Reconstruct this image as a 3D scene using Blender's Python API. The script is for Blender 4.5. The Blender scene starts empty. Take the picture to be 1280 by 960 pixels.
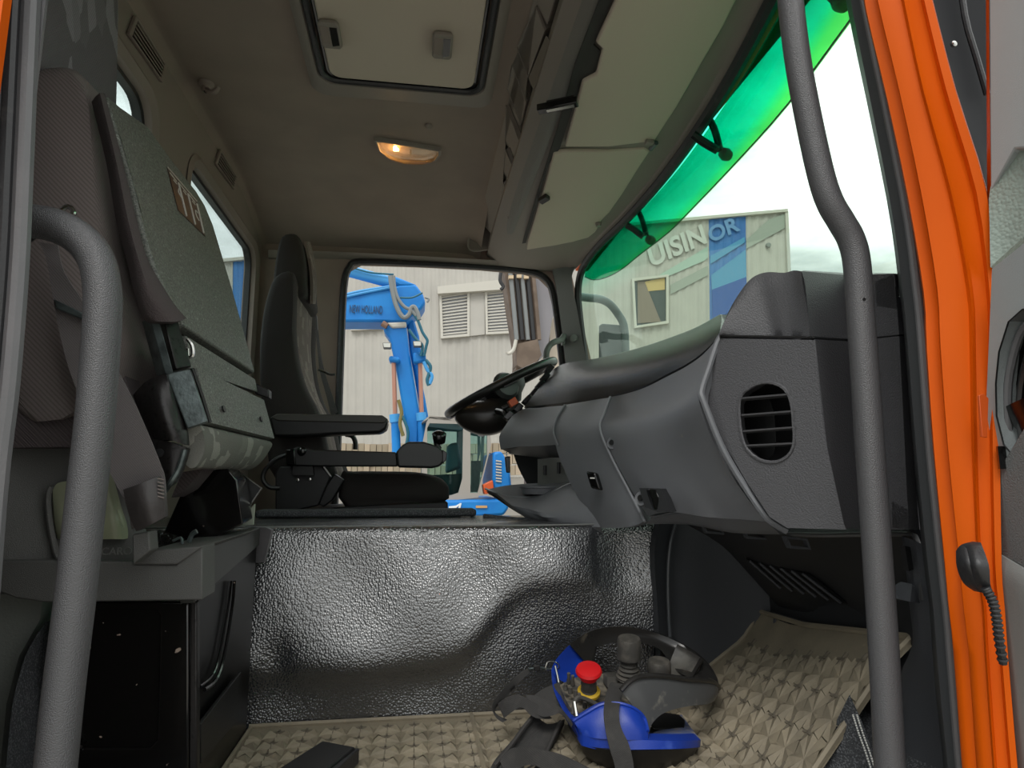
import bpy, bmesh, math, random
from mathutils import Vector, Matrix
from mathutils.geometry import tessellate_polygon
random.seed(7)
S = bpy.context.scene
COL = S.collection
# ------------------------------------------------------------------ camera
FPX = 800.0
CAM = Vector((0, 0, 0.5))
YAW = math.atan(0.1483); PIT = math.atan(0.15)
Fv = Vector((math.sin(YAW)*math.cos(PIT), math.cos(YAW)*math.cos(PIT), math.sin(PIT)))
Rv = Vector((math.cos(YAW), -math.sin(YAW), 0))
Uv = Rv.cross(Fv)
cd = bpy.data.cameras.new('camera'); cam = bpy.data.objects.new('camera', cd); COL.objects.link(cam)
cd.sensor_width = 36; cd.sensor_fit = 'HORIZONTAL'; cd.lens = 36*FPX/1280
cd.clip_start = 0.02; cd.clip_end = 500
mw = Matrix((Rv, Uv, -Fv)).transposed().to_4x4(); mw.translation = CAM
cam.matrix_world = mw
S.camera = cam
# ------------------------------------------------------------------ colour management, sky
S.view_settings.view_transform = 'Standard'
S.view_settings.look = 'None'
S.view_settings.gamma = 1
S.view_settings.exposure = 1.65
S.cycles.max_bounces = 10
S.cycles.diffuse_bounces = 6
S.cycles.glossy_bounces = 4
S.cycles.transparent_max_bounces = 12
S.cycles.sample_clamp_indirect = 6
S.cycles.use_denoising = True
W = bpy.data.worlds.new('sky'); S.world = W; W.use_nodes = True
nt = W.node_tree; nt.nodes.clear()
def wn(t, **k):
    n = nt.nodes.new(t)
    for a, b in k.items(): setattr(n, a, b)
    return n
tc = wn('ShaderNodeTexCoord'); sep = wn('ShaderNodeSeparateXYZ')
nt.links.new(tc.outputs['Generated'], sep.inputs[0])
noi = wn('ShaderNodeTexNoise'); noi.inputs['Scale'].default_value = 3.5; noi.inputs['Detail'].default_value = 6
noi.inputs['Roughness'].default_value = .55
mp = wn('ShaderNodeMapping'); mp.inputs['Scale'].default_value = (1, 1, 2.6)
nt.links.new(tc.outputs['Generated'], mp.inputs[0]); nt.links.new(mp.outputs[0], noi.inputs['Vector'])
rmp = wn('ShaderNodeValToRGB')
rmp.color_ramp.elements[0].position = .40; rmp.color_ramp.elements[0].color = (.37, .395, .38, 1)
rmp.color_ramp.elements[1].position = .66; rmp.color_ramp.elements[1].color = (1, 1, 1, 1)
nt.links.new(noi.outputs['Fac'], rmp.inputs[0])
mx = wn('ShaderNodeMath', operation='MULTIPLY_ADD', use_clamp=False)   # overcast sky: brighter to the zenith
cl = wn('ShaderNodeClamp'); nt.links.new(sep.outputs[2], cl.inputs[0])
nt.links.new(cl.outputs[0], mx.inputs[0]); mx.inputs[1].default_value = .70; mx.inputs[2].default_value = .40
bg = wn('ShaderNodeBackground'); nt.links.new(rmp.outputs[0], bg.inputs[0]); nt.links.new(mx.outputs[0], bg.inputs[1])
wo = wn('ShaderNodeOutputWorld'); nt.links.new(bg.outputs[0], wo.inputs[0])
sd = bpy.data.lights.new('sun', 'SUN'); so = bpy.data.objects.new('sun', sd); COL.objects.link(so)
sd.energy = .5; sd.angle = math.radians(25); sd.color = (1, .97, .93)
so.rotation_euler = Vector((.35, .75, -1.0)).to_track_quat('-Z', 'Y').to_euler()

# ------------------------------------------------------------------ projection helpers (photo pixel + a real plane -> place in the cab)
def ray(px, py):
    return Rv*((px-640)/FPX) + Uv*((480-py)/FPX) + Fv
def PY(px, py, Y):
    d = ray(px, py); return CAM + d*(Y/d.y)
def PX(px, py, X):
    d = ray(px, py); return CAM + d*(X/d.x)
def PZ(px, py, Z):
    d = ray(px, py); return CAM + d*((Z-CAM.z)/d.z)
def PN(px, py, p0, n):
    d = ray(px, py); return CAM + d*((p0-CAM).dot(n)/d.dot(n))
def q(t): return PY(*t) if not isinstance(t, Vector) else t
def qs(l, Y=None):
    return [PY(a[0], a[1], Y) if Y is not None and len(a) == 2 else q(a) for a in l]
V = Vector
# ------------------------------------------------------------------ materials
MATS = {}
def srgb(r, g, b):
    f = lambda c: (c/255/12.92) if c/255 <= .04045 else ((c/255+.055)/1.055)**2.4
    return (f(r), f(g), f(b), 1)
def mat(name, c, rough=.6, metal=0, bump=None, var=None, spec=.5, coat=0, pattern=None, wear=None, ior=None):
    if name in MATS: return MATS[name]
    m = bpy.data.materials.new(name); MATS[name] = m; m.use_nodes = True
    n = m.node_tree.nodes; L = m.node_tree.links; b = n['Principled BSDF']
    b.inputs['Base Color'].default_value = c; b.inputs['Roughness'].default_value = rough
    b.inputs['Metallic'].default_value = metal; b.inputs['Specular IOR Level'].default_value = spec
    if ior: b.inputs['IOR'].default_value = ior
    if coat: b.inputs['Coat Weight'].default_value = coat; b.inputs['Coat Roughness'].default_value = .08
    t = n.new('ShaderNodeTexCoord'); src = None
    def noise(scale, detail=3, vec=None):
        x = n.new('ShaderNodeTexNoise'); x.inputs['Scale'].default_value = scale; x.inputs['Detail'].default_value = detail
        L.new(vec or t.outputs['Object'], x.inputs['Vector']); return x.outputs['Fac']
    def mixc(fac, c2, lo, hi):
        nonlocal src
        r = n.new('ShaderNodeMapRange'); r.inputs['From Min'].default_value = lo; r.inputs['From Max'].default_value = hi
        L.new(fac, r.inputs['Value'])
        x = n.new('ShaderNodeMix'); x.data_type = 'RGBA'; x.inputs[7].default_value = c2
        if src: L.new(src, x.inputs[6])
        else: x.inputs[6].default_value = c
        L.new(r.outputs[0], x.inputs[0]); src = x.outputs[2]
    if var:                       # (colour2, scale, lo, hi)
        mixc(noise(var[1]), var[0], var[2], var[3])
    if wear:                      # (colour, scale, lo, hi) scratches and specks
        mixc(noise(wear[1], 6), wear[0], wear[2], wear[3])
    if pattern:                   # ('shard'|'block', colour, scale)
        v = n.new('ShaderNodeTexVoronoi'); v.distance = 'MANHATTAN' if pattern[0] == 'shard' else 'CHEBYCHEV'
        mpn = n.new('ShaderNodeMapping'); mpn.inputs['Scale'].default_value = (1, 1.6, .55) if pattern[0] == 'shard' else (1, 1, 1)
        mpn.inputs['Rotation'].default_value = (.35, .2, .1) if pattern[0] == 'shard' else (0, 0, 0)
        L.new(t.outputs['Object'], mpn.inputs[0]); L.new(mpn.outputs[0], v.inputs['Vector']); v.inputs['Scale'].default_value = pattern[2]
        s = n.new('ShaderNodeSeparateColor'); L.new(v.outputs['Color'], s.inputs[0])
        mixc(s.outputs[0], pattern[1], .6, .85)
    if bump and bump[0] == 'weave':
        w = n.new('ShaderNodeTexWave'); w.inputs['Scale'].default_value = bump[1]*.55; w.bands_direction = 'DIAGONAL'; w.inputs['Distortion'].default_value = .6
        L.new(t.outputs['Object'], w.inputs['Vector']); mixc(w.outputs['Fac'], tuple(x*.5 for x in c[:3])+(1,), .35, 1.4)
    if src: L.new(src, b.inputs['Base Color'])
    if bump:                      # (kind, scale, strength)
        k, sc, st = bump
        if k == 'leather':
            v = n.new('ShaderNodeTexVoronoi'); v.feature = 'F1'; v.inputs['Scale'].default_value = sc
            v.inputs['Randomness'].default_value = .9
            L.new(t.outputs['Object'], v.inputs['Vector'])
            inv = n.new('ShaderNodeMath'); inv.operation = 'MULTIPLY'; inv.inputs[1].default_value = -1; L.new(v.outputs['Distance'], inv.inputs[0]); h = inv.outputs[0]
        elif k == 'weave':
            ws = []
            for rx in ((1, 1, 1), (1, -1, 1)):
                w = n.new('ShaderNodeTexWave'); w.inputs['Scale'].default_value = sc; w.bands_direction = 'DIAGONAL'
                mpn = n.new('ShaderNodeMapping'); mpn.inputs['Scale'].default_value = rx
                L.new(t.outputs['Object'], mpn.inputs[0]); L.new(mpn.outputs[0], w.inputs['Vector']); ws.append(w.outputs['Fac'])
            ad = n.new('ShaderNodeMath'); ad.operation = 'MULTIPLY'; L.new(ws[0], ad.inputs[0]); L.new(ws[1], ad.inputs[1]); h = ad.outputs[0]
        else:
            h = noise(sc, 4)
        bp = n.new('ShaderNodeBump'); bp.inputs['Strength'].default_value = st; bp.inputs['Distance'].default_value = .003 if k == 'leather' and sc < 250 else .002
        L.new(h, bp.inputs['Height']); L.new(bp.outputs[0], b.inputs['Normal'])
    return m
def glass(name, tint, gloss=.05, rough=0.0, grad=None):
    m = bpy.data.materials.new(name); m.use_nodes = True; n = m.node_tree.nodes; L = m.node_tree.links; n.clear()
    tr = n.new('ShaderNodeBsdfTransparent'); tr.inputs[0].default_value = tint
    gl = n.new('ShaderNodeBsdfGlossy'); gl.inputs['Roughness'].default_value = rough
    fr = n.new('ShaderNodeFresnel'); fr.inputs[0].default_value = 1.35
    ml = n.new('ShaderNodeMath'); ml.operation = 'MULTIPLY'; ml.inputs[1].default_value = gloss*12
    ml.use_clamp = True
    L.new(fr.outputs[0], ml.inputs[0])
    mxs = n.new('ShaderNodeMixShader'); L.new(ml.outputs[0], mxs.inputs[0]); L.new(tr.outputs[0], mxs.inputs[1]); L.new(gl.outputs[0], mxs.inputs[2])
    if grad:      # (z_lo, z_hi, [(pos,colour)...]) tint graded in the sheet along its height
        t = n.new('ShaderNodeNewGeometry'); s = n.new('ShaderNodeSeparateXYZ'); L.new(t.outputs['Position'], s.inputs[0])
        r = n.new('ShaderNodeMapRange'); r.inputs['From Min'].default_value = grad[0]; r.inputs['From Max'].default_value = grad[1]
        L.new(s.outputs[2], r.inputs['Value'])
        cr = n.new('ShaderNodeValToRGB'); e = cr.color_ramp.elements
        e[0].position, e[0].color = grad[2][0]; e[1].position, e[1].color = grad[2][-1]
        for p, c in grad[2][1:-1]: x = e.new(p); x.color = c
        L.new(r.outputs[0], cr.inputs[0]); L.new(cr.outputs[0], tr.inputs[0])
    o = n.new('ShaderNodeOutputMaterial'); L.new(mxs.outputs[0], o.inputs[0]); return m
# ------------------------------------------------------------------ mesh building
def cr_(p0, p1, p2, p3, t):
    return .5*((2*p1)+(p2-p0)*t+(2*p0-5*p1+4*p2-p3)*t*t+(3*p1-p0-3*p2+p3)*t**3)
def smooth_path(pts, k=6, closed=False):
    n = len(pts); out = []
    if k <= 1: return list(pts)
    for i in range(n if closed else n-1):
        g = (lambda j: pts[j % n]) if closed else (lambda j: pts[max(0, min(n-1, j))])
        for s in range(k): out.append(cr_(g(i-1), g(i), g(i+1), g(i+2), s/k))
    if not closed: out.append(pts[-1])
    return out
class MB:
    def __init__(s): s.v = []; s.f = []
    def add(s, vs, fs):
        b = len(s.v); s.v += [Vector(x) for x in vs]; s.f += [tuple(b+i for i in f) for f in fs]; return s
    def box(s, a, b):
        (x0, y0, z0), (x1, y1, z1) = a, b
        return s.add([(x0,y0,z0),(x1,y0,z0),(x1,y1,z0),(x0,y1,z0),(x0,y0,z1),(x1,y0,z1),(x1,y1,z1),(x0,y1,z1)],
                     [(0,3,2,1),(4,5,6,7),(0,1,5,4),(1,2,6,5),(2,3,7,6),(3,0,4,7)])
    def obox(s, c, ax, ay, az):          # centre and three half-axes
        c = Vector(c); ax, ay, az = Vector(ax), Vector(ay), Vector(az)
        return s.add([c+ax*i+ay*j+az*k for k in (-1,1) for i, j in ((-1,-1),(1,-1),(1,1),(-1,1))],
                     [(0,3,2,1),(4,5,6,7),(0,1,5,4),(1,2,6,5),(2,3,7,6),(3,0,4,7)])
    def prism(s, pts, off):
        pts = [q(p) for p in pts]; n = len(pts); off = Vector(off)
        return s.add(pts+[p+off for p in pts], [tuple(range(n)), tuple(range(2*n-1, n-1, -1))]+[(i, i+n, (i+1) % n+n, (i+1) % n) for i in range(n)])
    def loft(s, rings, closed=True, caps=True):
        n = len(rings[0]); b = []; f = []
        for r in rings: b += [Vector(p) for p in r]
        for k in range(len(rings)-1):
            for i in range(n if closed else n-1):
                j = (i+1) % n; f.append((k*n+i, k*n+j, (k+1)*n+j, (k+1)*n+i))
        if caps and closed: f += [tuple(range(n-1, -1, -1)), tuple(range((len(rings)-1)*n, len(rings)*n))]
        return s.add(b, f)
    def tube(s, pts, r, n=12, k=6, closed=False):
        pts = [q(p) for p in pts]; P = smooth_path(pts, k, closed); rings = []
        m = len(P); rr = r if callable(r) else (lambda t: r)
        up = None
        for i, p in enumerate(P):
            a = P[(i-1) % m] if closed else P[max(0, i-1)]; b = P[(i+1) % m] if closed else P[min(m-1, i+1)]
            t = (b-a).normalized()
            if up is None: up = t.orthogonal().normalized()
            up = (up - t*up.dot(t)).normalized(); w = t.cross(up)
            rad = rr(i/max(1, m-1))
            rings.append([p+up*(math.cos(2*math.pi*j/n)*rad)+w*(math.sin(2*math.pi*j/n)*rad) for j in range(n)])
        if closed: rings.append(rings[0]); return s.loft(rings, True, False)
        return s.loft(rings)
    def lathe(s, c, axis, prof, n=24):   # prof: (radius, height) along axis
        c = q(c); ax = Vector(axis).normalized(); u = ax.orthogonal().normalized(); w = ax.cross(u)
        return s.loft([[c+ax*h+u*(math.cos(2*math.pi*j/n)*r)+w*(math.sin(2*math.pi*j/n)*r) for j in range(n)] for r, h in prof])
    def sheet(s, rows, off, ku=5, kv=1):  # rows of points, smoothed along (ku) and across (kv), with real thickness
        R = [smooth_path([q(p) for p in r], ku) for r in rows]
        if kv > 1:
            C = [smooth_path([r[i] for r in R], kv) for i in range(len(R[0]))]
            R = [[C[i][j] for i in range(len(C))] for j in range(len(C[0]))]
        a, b = len(R), len(R[0]); N = a*b; off = Vector(off); vs = [p for r in R for p in r]
        f = []
        for i in range(a-1):
            for j in range(b-1):
                f.append((i*b+j, i*b+j+1, (i+1)*b+j+1, (i+1)*b+j)); f.append((N+i*b+j, N+(i+1)*b+j, N+(i+1)*b+j+1, N+i*b+j+1))
        ed = [j for j in range(b)]+[i*b+b-1 for i in range(1, a)]+[(a-1)*b+j for j in range(b-2, -1, -1)]+[i*b for i in range(a-2, 0, -1)]
        for i in range(len(ed)):
            x, y = ed[i], ed[(i+1) % len(ed)]; f.append((y, x, x+N, y+N))
        return s.add(vs+[p+off for p in vs], f)
    def plate(s, outer, holes, off):      # polygon with holes and thickness
        outer = [q(p) for p in outer]; holes = [[q(p) for p in h] for h in holes]; off = Vector(off)
        loops = [outer]+holes; flat = [p for l in loops for p in l]; N = len(flat)
        n = Vector()
        for i in range(len(outer)): n += outer[i].cross(outer[(i+1) % len(outer)])
        qt = n.normalized().rotation_difference(V((0, 0, 1)))
        tri = tessellate_polygon([[(qt @ p).to_2d().to_3d() for p in l] for l in loops])
        f = [tuple(t) for t in tri]+[tuple(N+i for i in reversed(t)) for t in tri]; b = 0
        for l in loops:
            m = len(l)
            for i in range(m): f.append((b+i, b+i+N, b+(i+1) % m+N, b+(i+1) % m))
            b += m
        return s.add(flat+[p+off for p in flat], f)
    def build(s, name, m, parent=None, smooth=35, bevel=0, seg=2, kind=None, origin=None, sub=0):
        me = bpy.data.meshes.new(name)
        if parent is not None: o0 = wloc(parent)
        elif origin is not None: o0 = Vector(origin)
        else:
            xs = [v.x for v in s.v]; ys = [v.y for v in s.v]; zs = [v.z for v in s.v]
            o0 = V(((min(xs)+max(xs))/2, (min(ys)+max(ys))/2, min(zs)))
        me.from_pydata([v-o0 for v in s.v], [], s.f)
        bm = bmesh.new(); bm.from_mesh(me); bmesh.ops.remove_doubles(bm, verts=bm.verts, dist=1e-6)
        bmesh.ops.recalc_face_normals(bm, faces=bm.faces); bm.to_mesh(me); bm.free()
        if smooth:
            me.shade_smooth(); me.set_sharp_from_angle(angle=math.radians(smooth))
        me.materials.append(m)
        o = bpy.data.objects.new(name, me); COL.objects.link(o)
        if parent is not None:
            o.parent = parent
            o['_w'] = tuple(o0)
        else: o.location = o0; o['_w'] = tuple(o0)
        if bevel:
            b = o.modifiers.new('bevel', 'BEVEL'); b.width = bevel; b.segments = seg; b.limit_method = 'ANGLE'; b.angle_limit = math.radians(30)
        if sub:
            b = o.modifiers.new('sub', 'SUBSURF'); b.levels = sub; b.render_levels = sub
        if kind: o['kind'] = kind
        return o
def wloc(o): return Vector(o['_w'])
def thing(name, label, cat, loc, group=None, kind=None):
    o = bpy.data.objects.new(name, None); COL.objects.link(o); loc = q(loc); o.location = loc; o['_w'] = tuple(loc)
    o.empty_display_size = .05
    if label: o['label'] = label
    if cat: o['category'] = cat
    if group: o['group'] = group
    if kind: o['kind'] = kind
    return o
def tag(o, label, cat, group=None):
    o['label'] = label; o['category'] = cat
    if group: o['group'] = group
    return o
def lab(o, t): o['label'] = t; return o
def text(name, s, m, origin, xdir, ydir, width, parent, depth=.001, height=None, bold=0):
    cu = bpy.data.curves.new(name, 'FONT'); cu.body = s; cu.size = 1; cu.extrude = 0.0; cu.offset = bold
    o = bpy.data.objects.new(name, cu); COL.objects.link(o)
    bpy.context.view_layer.update()
    me = bpy.data.meshes.new_from_object(o.evaluated_get(bpy.context.evaluated_depsgraph_get()))
    bpy.data.objects.remove(o)
    xs = [v.co.x for v in me.vertices]; ys = [v.co.y for v in me.vertices]
    x0, x1, y0, y1 = min(xs), max(xs), min(ys), max(ys)
    sx = width/(x1-x0); sy = (height/(y1-y0)) if height else sx
    X = Vector(xdir).normalized(); Y_ = Vector(ydir).normalized(); N = X.cross(Y_); o0 = wloc(parent); origin = q(origin)
    vs = [origin+X*((v.co.x-x0)*sx)+Y_*((v.co.y-y0)*sy) for v in me.vertices]; fs = [tuple(p.vertices) for p in me.polygons]
    n = len(vs); mb = MB(); ec = {}
    for f in fs:
        for i in range(len(f)):
            a, b = f[i], f[(i+1) % len(f)]; kx = (min(a, b), max(a, b)); ec.setdefault(kx, []).append((a, b))
    side = [(b[0][1], b[0][0], b[0][0]+n, b[0][1]+n) for b in ec.values() if len(b) == 1]
    mb.add([v+N*depth for v in vs]+vs, fs+[tuple(i+n for i in reversed(f)) for f in fs]+side)
    return mb.build(name, m, parent, smooth=0)

# ------------------------------------------------------------------ palette
headliner = mat('headliner fabric', srgb(142,128,117), .95, bump=('noise', 700, .25), var=(srgb(134,121,111), 6, .35, .65))
wallpl = mat('rear wall plastic', srgb(134,122,114), .7, bump=('noise', 500, .2))
visorm = mat('visor vinyl', srgb(192,179,164), .8, bump=('noise', 400, .15))
consolem = mat('overhead console plastic', srgb(134,126,118), .6, bump=('noise', 800, .3))
darkpocket = mat('dark pocket', srgb(58,54,50), .8)
pillarm = mat('pillar trim plastic', srgb(112,116,112), .55, bump=('noise', 600, .2))
rubber = mat('black rubber seal', srgb(38,38,40), .45, bump=('noise', 300, .2), wear=(srgb(78,76,74), 30, .6, .8))
rubber_l = mat('grey rubber seal', srgb(90,90,92), .42, bump=('noise', 300, .15), var=(srgb(100,98,100), 9, .5, .7))
orange = mat('orange paint', srgb(204,86,3), .45, coat=.0, spec=.14, var=(srgb(196,80,3), 5, .3, .7))
orange_in = mat('dirty orange edge', srgb(92,44,24), .5, var=(srgb(30,24,22), 30, .4, .6))
dash_soft = mat('soft grained dash skin', srgb(80,80,83), .5, bump=('leather', 420, .35))
dash_grey = mat('grey dash plastic', srgb(104,106,110), .42, bump=('noise', 1200, .25), wear=(srgb(120,118,112), 50, .72, .8))
dash_black = mat('black dash top', srgb(22,21,21), .26, spec=.9, bump=('noise', 1500, .4), var=(srgb(36,33,32), 60, .5, .7))
vinyl = mat('heavy grained black vinyl', srgb(46,48,51), .27, bump=('leather', 215, .5), spec=1.0, coat=.3, ior=1.95)
carpet = mat('black floor vinyl', srgb(46,48,51), .7, bump=('noise', 330, 1.0), var=(srgb(90,92,95), 420, .52, .6))
thread = mat('white stitching', srgb(205,205,200), .8)
matm = mat('tan rubber mat', srgb(142,132,112), .7, bump=('noise', 250, .3), var=(srgb(120,112,96), 14, .3, .7), wear=(srgb(150,138,114), 70, .62, .8))
footw = mat('dark footwell plastic', srgb(58,60,64), .5, bump=('noise', 700, .25), wear=(srgb(90,90,92), 45, .73, .8))
footd = mat('dark lower plastic', srgb(36,37,39), .6, bump=('noise', 500, .25))
fab_dark = mat('dark twill fabric', srgb(122,113,110), .95, bump=('weave', 160, .6), var=(srgb(120,112,108), 10, .4, .7))
fab_side = mat('fabric backrest', srgb(76,68,69), .95, bump=('weave', 160, .5))
fab_pat = mat('patterned seat fabric', srgb(112,108,111), .95, bump=('weave', 160, .5), pattern=('shard', srgb(150,147,152), 18))
fab_drv = mat('driver seat side cloth', srgb(50,46,44), .9, bump=('weave', 200, .4))
fab_drvp = mat('driver seat patterned cloth', srgb(110,100,94), .92, bump=('weave', 200, .4), pattern=('block', srgb(140,130,122), 26))
board = mat('speckled grey board', srgb(112,114,108), .5, bump=('noise', 600, .6), var=(srgb(78,80,76), 320, .45, .6), wear=(srgb(156,160,152), 260, .6, .7))
board_felt = mat('black flocked edge', srgb(78,70,70), .95, bump=('noise', 500, 1.0))
roll_fab = mat('dusty patterned cloth', srgb(108,108,102), .95, bump=('noise', 500, .6), pattern=('block', srgb(142,142,134), 30))
steel = mat('worn grey steel', srgb(98,108,108), .35, metal=.6, bump=('noise', 200, .3), var=(srgb(60,66,66), 40, .4, .7))
steel_d = mat('dark pressed steel', srgb(40,38,38), .35, metal=.4, bump=('noise', 200, .2), wear=(srgb(20,18,18), 120, .6, .64))
chrome = mat('bright metal', srgb(200,200,195), .2, metal=1)
gloss_bl = mat('glossy black enamel', srgb(13,12,12), .16, spec=.5, coat=.4, wear=(srgb(150,134,122), 75, .70, .72))
blk = mat('black plastic', srgb(22,22,23), .4, bump=('noise', 800, .2))
blk_gl = mat('glossy black plastic', srgb(14,14,14), .15)
shell_m = mat('dark grey seat shell', srgb(84,84,82), .5, bump=('noise', 900, .5), wear=(srgb(150,150,142), 70, .73, .77))
olive = mat('olive release plastic', srgb(142,146,122), .35)
belt = mat('belt webbing', srgb(112,107,107), .85, bump=('weave', 350, .4))
belt_b = mat('black nylon webbing', srgb(60,59,58), .8, bump=('weave', 300, .5), var=(srgb(70,68,66), 60, .5, .7))
bar_m = mat('textured grab bar coating', srgb(76,76,78), .36, bump=('leather', 800, .4))
door_m = mat('door lining plastic', srgb(148,155,156), .6, bump=('noise', 800, .2))
door_s = mat('door soft pad', srgb(134,146,138), .75, bump=('leather', 260, .5))
door_d = mat('door lower plastic', srgb(126,128,126), .6, bump=('noise', 900, .2))
blue_ex = mat('blue excavator paint', srgb(30,126,200), .4, spec=.3, var=(srgb(26,114,190), 3, .4, .6))
blue_ex2 = mat('faded blue paint', srgb(70,150,210), .45, spec=.3)
hose_m = mat('grey hydraulic hose', srgb(118,122,122), .5)
dk_hose = mat('dark teal hose', srgb(20,90,110), .5)
beige = mat('cab beige paint', srgb(150,145,138), .5)
win_dk = mat('cab window interior', srgb(44,58,58), .15)
clad = mat('pale metal cladding', srgb(172,169,161), .6, var=(srgb(164,161,154), 2, .3, .7))
clad_blue = mat('blue painted cladding', srgb(46,98,160), .6, var=(srgb(56,112,170), .8, .4, .6))
trim_w = mat('cream window trim', srgb(184,181,171), .55)
blindm = mat('grey blind slat', srgb(150,152,156), .5)
brown_ex = mat('muddy brown steel', srgb(92,78,66), .7, bump=('noise', 12, .4), var=(srgb(120,104,90), 5, .4, .7))
grey_ex = mat('lilac grey steel', srgb(128,126,130), .5)
blue_rc = mat('blue remote casing', srgb(24,58,156), .38, bump=('noise', 600, .15), var=(srgb(60,88,180), 26, .6, .75))
blue_rd = mat('dusty blue deck', srgb(92,104,142), .7, var=(srgb(140,132,118), 40, .45, .65))
rc_grey = mat('satin dark grey guard', srgb(72,73,74), .33, wear=(srgb(110,108,102), 30, .62, .7))
rc_blk = mat('glossy guard band', srgb(40,39,38), .22, wear=(srgb(90,84,74), 24, .6, .75))
red_m = mat('red emergency knob', srgb(196,22,28), .4)
yel = mat('yellow ring', srgb(196,160,40), .6)
dusty = mat('dusty control deck', srgb(118,110,96), .8, var=(srgb(74,72,68), 60, .4, .6))
knob_m = mat('dusty black rubber knob', srgb(60,58,54), .7, bump=('noise', 400, .4), var=(srgb(84,80,74), 40, .45, .65))
concrete = mat('yard concrete', srgb(160,156,148), .9, var=(srgb(146,142,134), .6, .3, .7))
orange_p = mat('orange plastic', srgb(190,78,26), .4)
lensm = mat('lamp housing', srgb(150,140,120), .4)

# ================================================================== SETTING
g = MB().box((-25, -25, -1.32), (45, 40, -1.3)).build('ground', concrete, kind='structure')
# cab floor: flat pan plus toe board rising to the front
fl = MB().sheet([[V((-.72, y, 0)), V((.40, y, 0)), V((.56, y, .012)), V((.74, y, .13 if y > 1.2 else .15)), V((.86, y, .3))] for y in (.70, 1.05, 1.44)], (0, 0, -.03), ku=6)
fl = fl.build('floor', carpet, kind='structure')
MB().box((-.72, 1.44, -.03), (1.0, 2.87, 0)).build('floor', footd, kind='structure')
MB().box((-.74, .63, -.5), (.9, .70, -.002)).build('trim_1', footd, kind='structure')
# ceiling: headliner rolling down toward the two sides
ZC = 1.65
def cz(y):
    t = max(0, (y-2.25)/.6) if y > 1.75 else max(0, (1.15-y)/.45)
    return ZC - .11*min(1, t)**2
ys = [.70,.8,.9,1.0,1.15,1.4,1.75,2.1,2.25,2.4,2.5,2.6,2.7,2.78,2.85]
MB().sheet([[V((-.715, y, cz(y)-.05)), V((-.69, y, cz(y)-.008)), V((-.62, y, cz(y))), V((-.2, y, cz(y))), V((.1, y, cz(y))), V((.22, y, cz(y)-.005)), V((.27, y, cz(y)-.03))] for y in ys], (0, 0, .02), ku=4, kv=3).build('ceiling', headliner, kind='structure')
MB().box((-.78, .64, 1.69), (.76, 2.93, 1.72)).build('trim_2', orange, kind='structure')   # unseen roof skin, added to block the sky above the cab
# rear wall with two windows
def rrect(y0, y1, z0, z1, r, X, n=5):
    out = []
    for cy, cz_, a0 in ((y1-r, z1-r, 0), (y0+r, z1-r, 90), (y0+r, z0+r, 180), (y1-r, z0+r, 270)):
        for i in range(n+1):
            a = math.radians(a0+90*i/n); out.append(V((X, cy+r*math.cos(a), cz_+r*math.sin(a))))
    return out
wins = [(1.02, 1.675, .93, 1.475), (1.96, 2.78, .93, 1.475)]
MB().plate([V((-.70, .66, -.02)), V((-.70, 2.9, -.02)), V((-.70, 2.9, 1.62)), V((-.70, .66, 1.62))],
           [rrect(*w, .075, -.70) for w in wins], (-.05, 0, 0)).build('wall_rear', wallpl, kind='structure')
pane_rear = glass('rear glass', (.86, .93, .92, 1), .03)
for i, w in enumerate(wins):
    t = thing('window_%d' % (i+1), None, None, (0, 0, 0) and V((-.70, (w[0]+w[1])/2, w[2])), kind='structure')
    a, b, c, d = w
    MB().loft([rrect(a-.035, b+.035, c-.035, d+.035, .10, -.697), rrect(a-.02, b+.02, c-.02, d+.02, .09, -.690), rrect(a+.002, b-.002, c+.002, d-.002, .075, -.70), rrect(a+.006, b-.006, c+.006, d-.006, .07, -.745)], caps=False).build('frame', wallpl, t)
    MB().loft([rrect(a, b, c, d, .075, -.718), rrect(a+.014, b-.014, c+.014, d-.014, .07, -.720), rrect(a+.014, b-.014, c+.014, d-.014, .07, -.742), rrect(a, b, c, d, .075, -.745)], caps=False).build('seal', rubber, t)
    MB().prism(rrect(a+.010, b-.010, c+.010, d-.010, .07, -.731), (-.005, 0, 0)).build('pane', pane_rear, t)
# far (driver side) wall with the door opening
ap = [(419,700),(418,640),(422,560),(425,470),(428,390),(431,350),(437,334),(450,327),(520,329),(600,333),(655,338),(676,344),(688,356),(694,380),(700,430),(706,490),(712,600),(716,700)]
AP = qs(ap, 2.85)
MB().plate([V((-.72, 2.85, -.02)), V((.72, 2.85, -.02)), V((.85, 2.85, .8)), V((.70, 2.85, 1.5)), V((.60, 2.85, 1.62)), V((-.72, 2.85, 1.62))], [AP], (0, .06, 0)).build('wall_left', headliner, kind='structure')
MB().tube([(p[0], p[1], 2.84) for p in ap], .016, 8, 3).build('trim_3', rubber, kind='structure')
MB().tube([(p[0]+(2 if p[0] < 600 else -2), p[1]+2, 2.90) for p in ap], .008, 6, 3).build('trim_4', chrome if False else rubber_l, kind='structure')
# strip of trim above the far door
MB().sheet([[(335,312,2.80),(430,315,2.80),(560,322,2.80),(650,327,2.79),(715,330,2.76)], [(335,322,2.83),(430,322,2.83),(560,329,2.83),(650,334,2.82),(715,337,2.78)]], (0, .03, 0), 4).build('trim_5', consolem, kind='structure')
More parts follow.
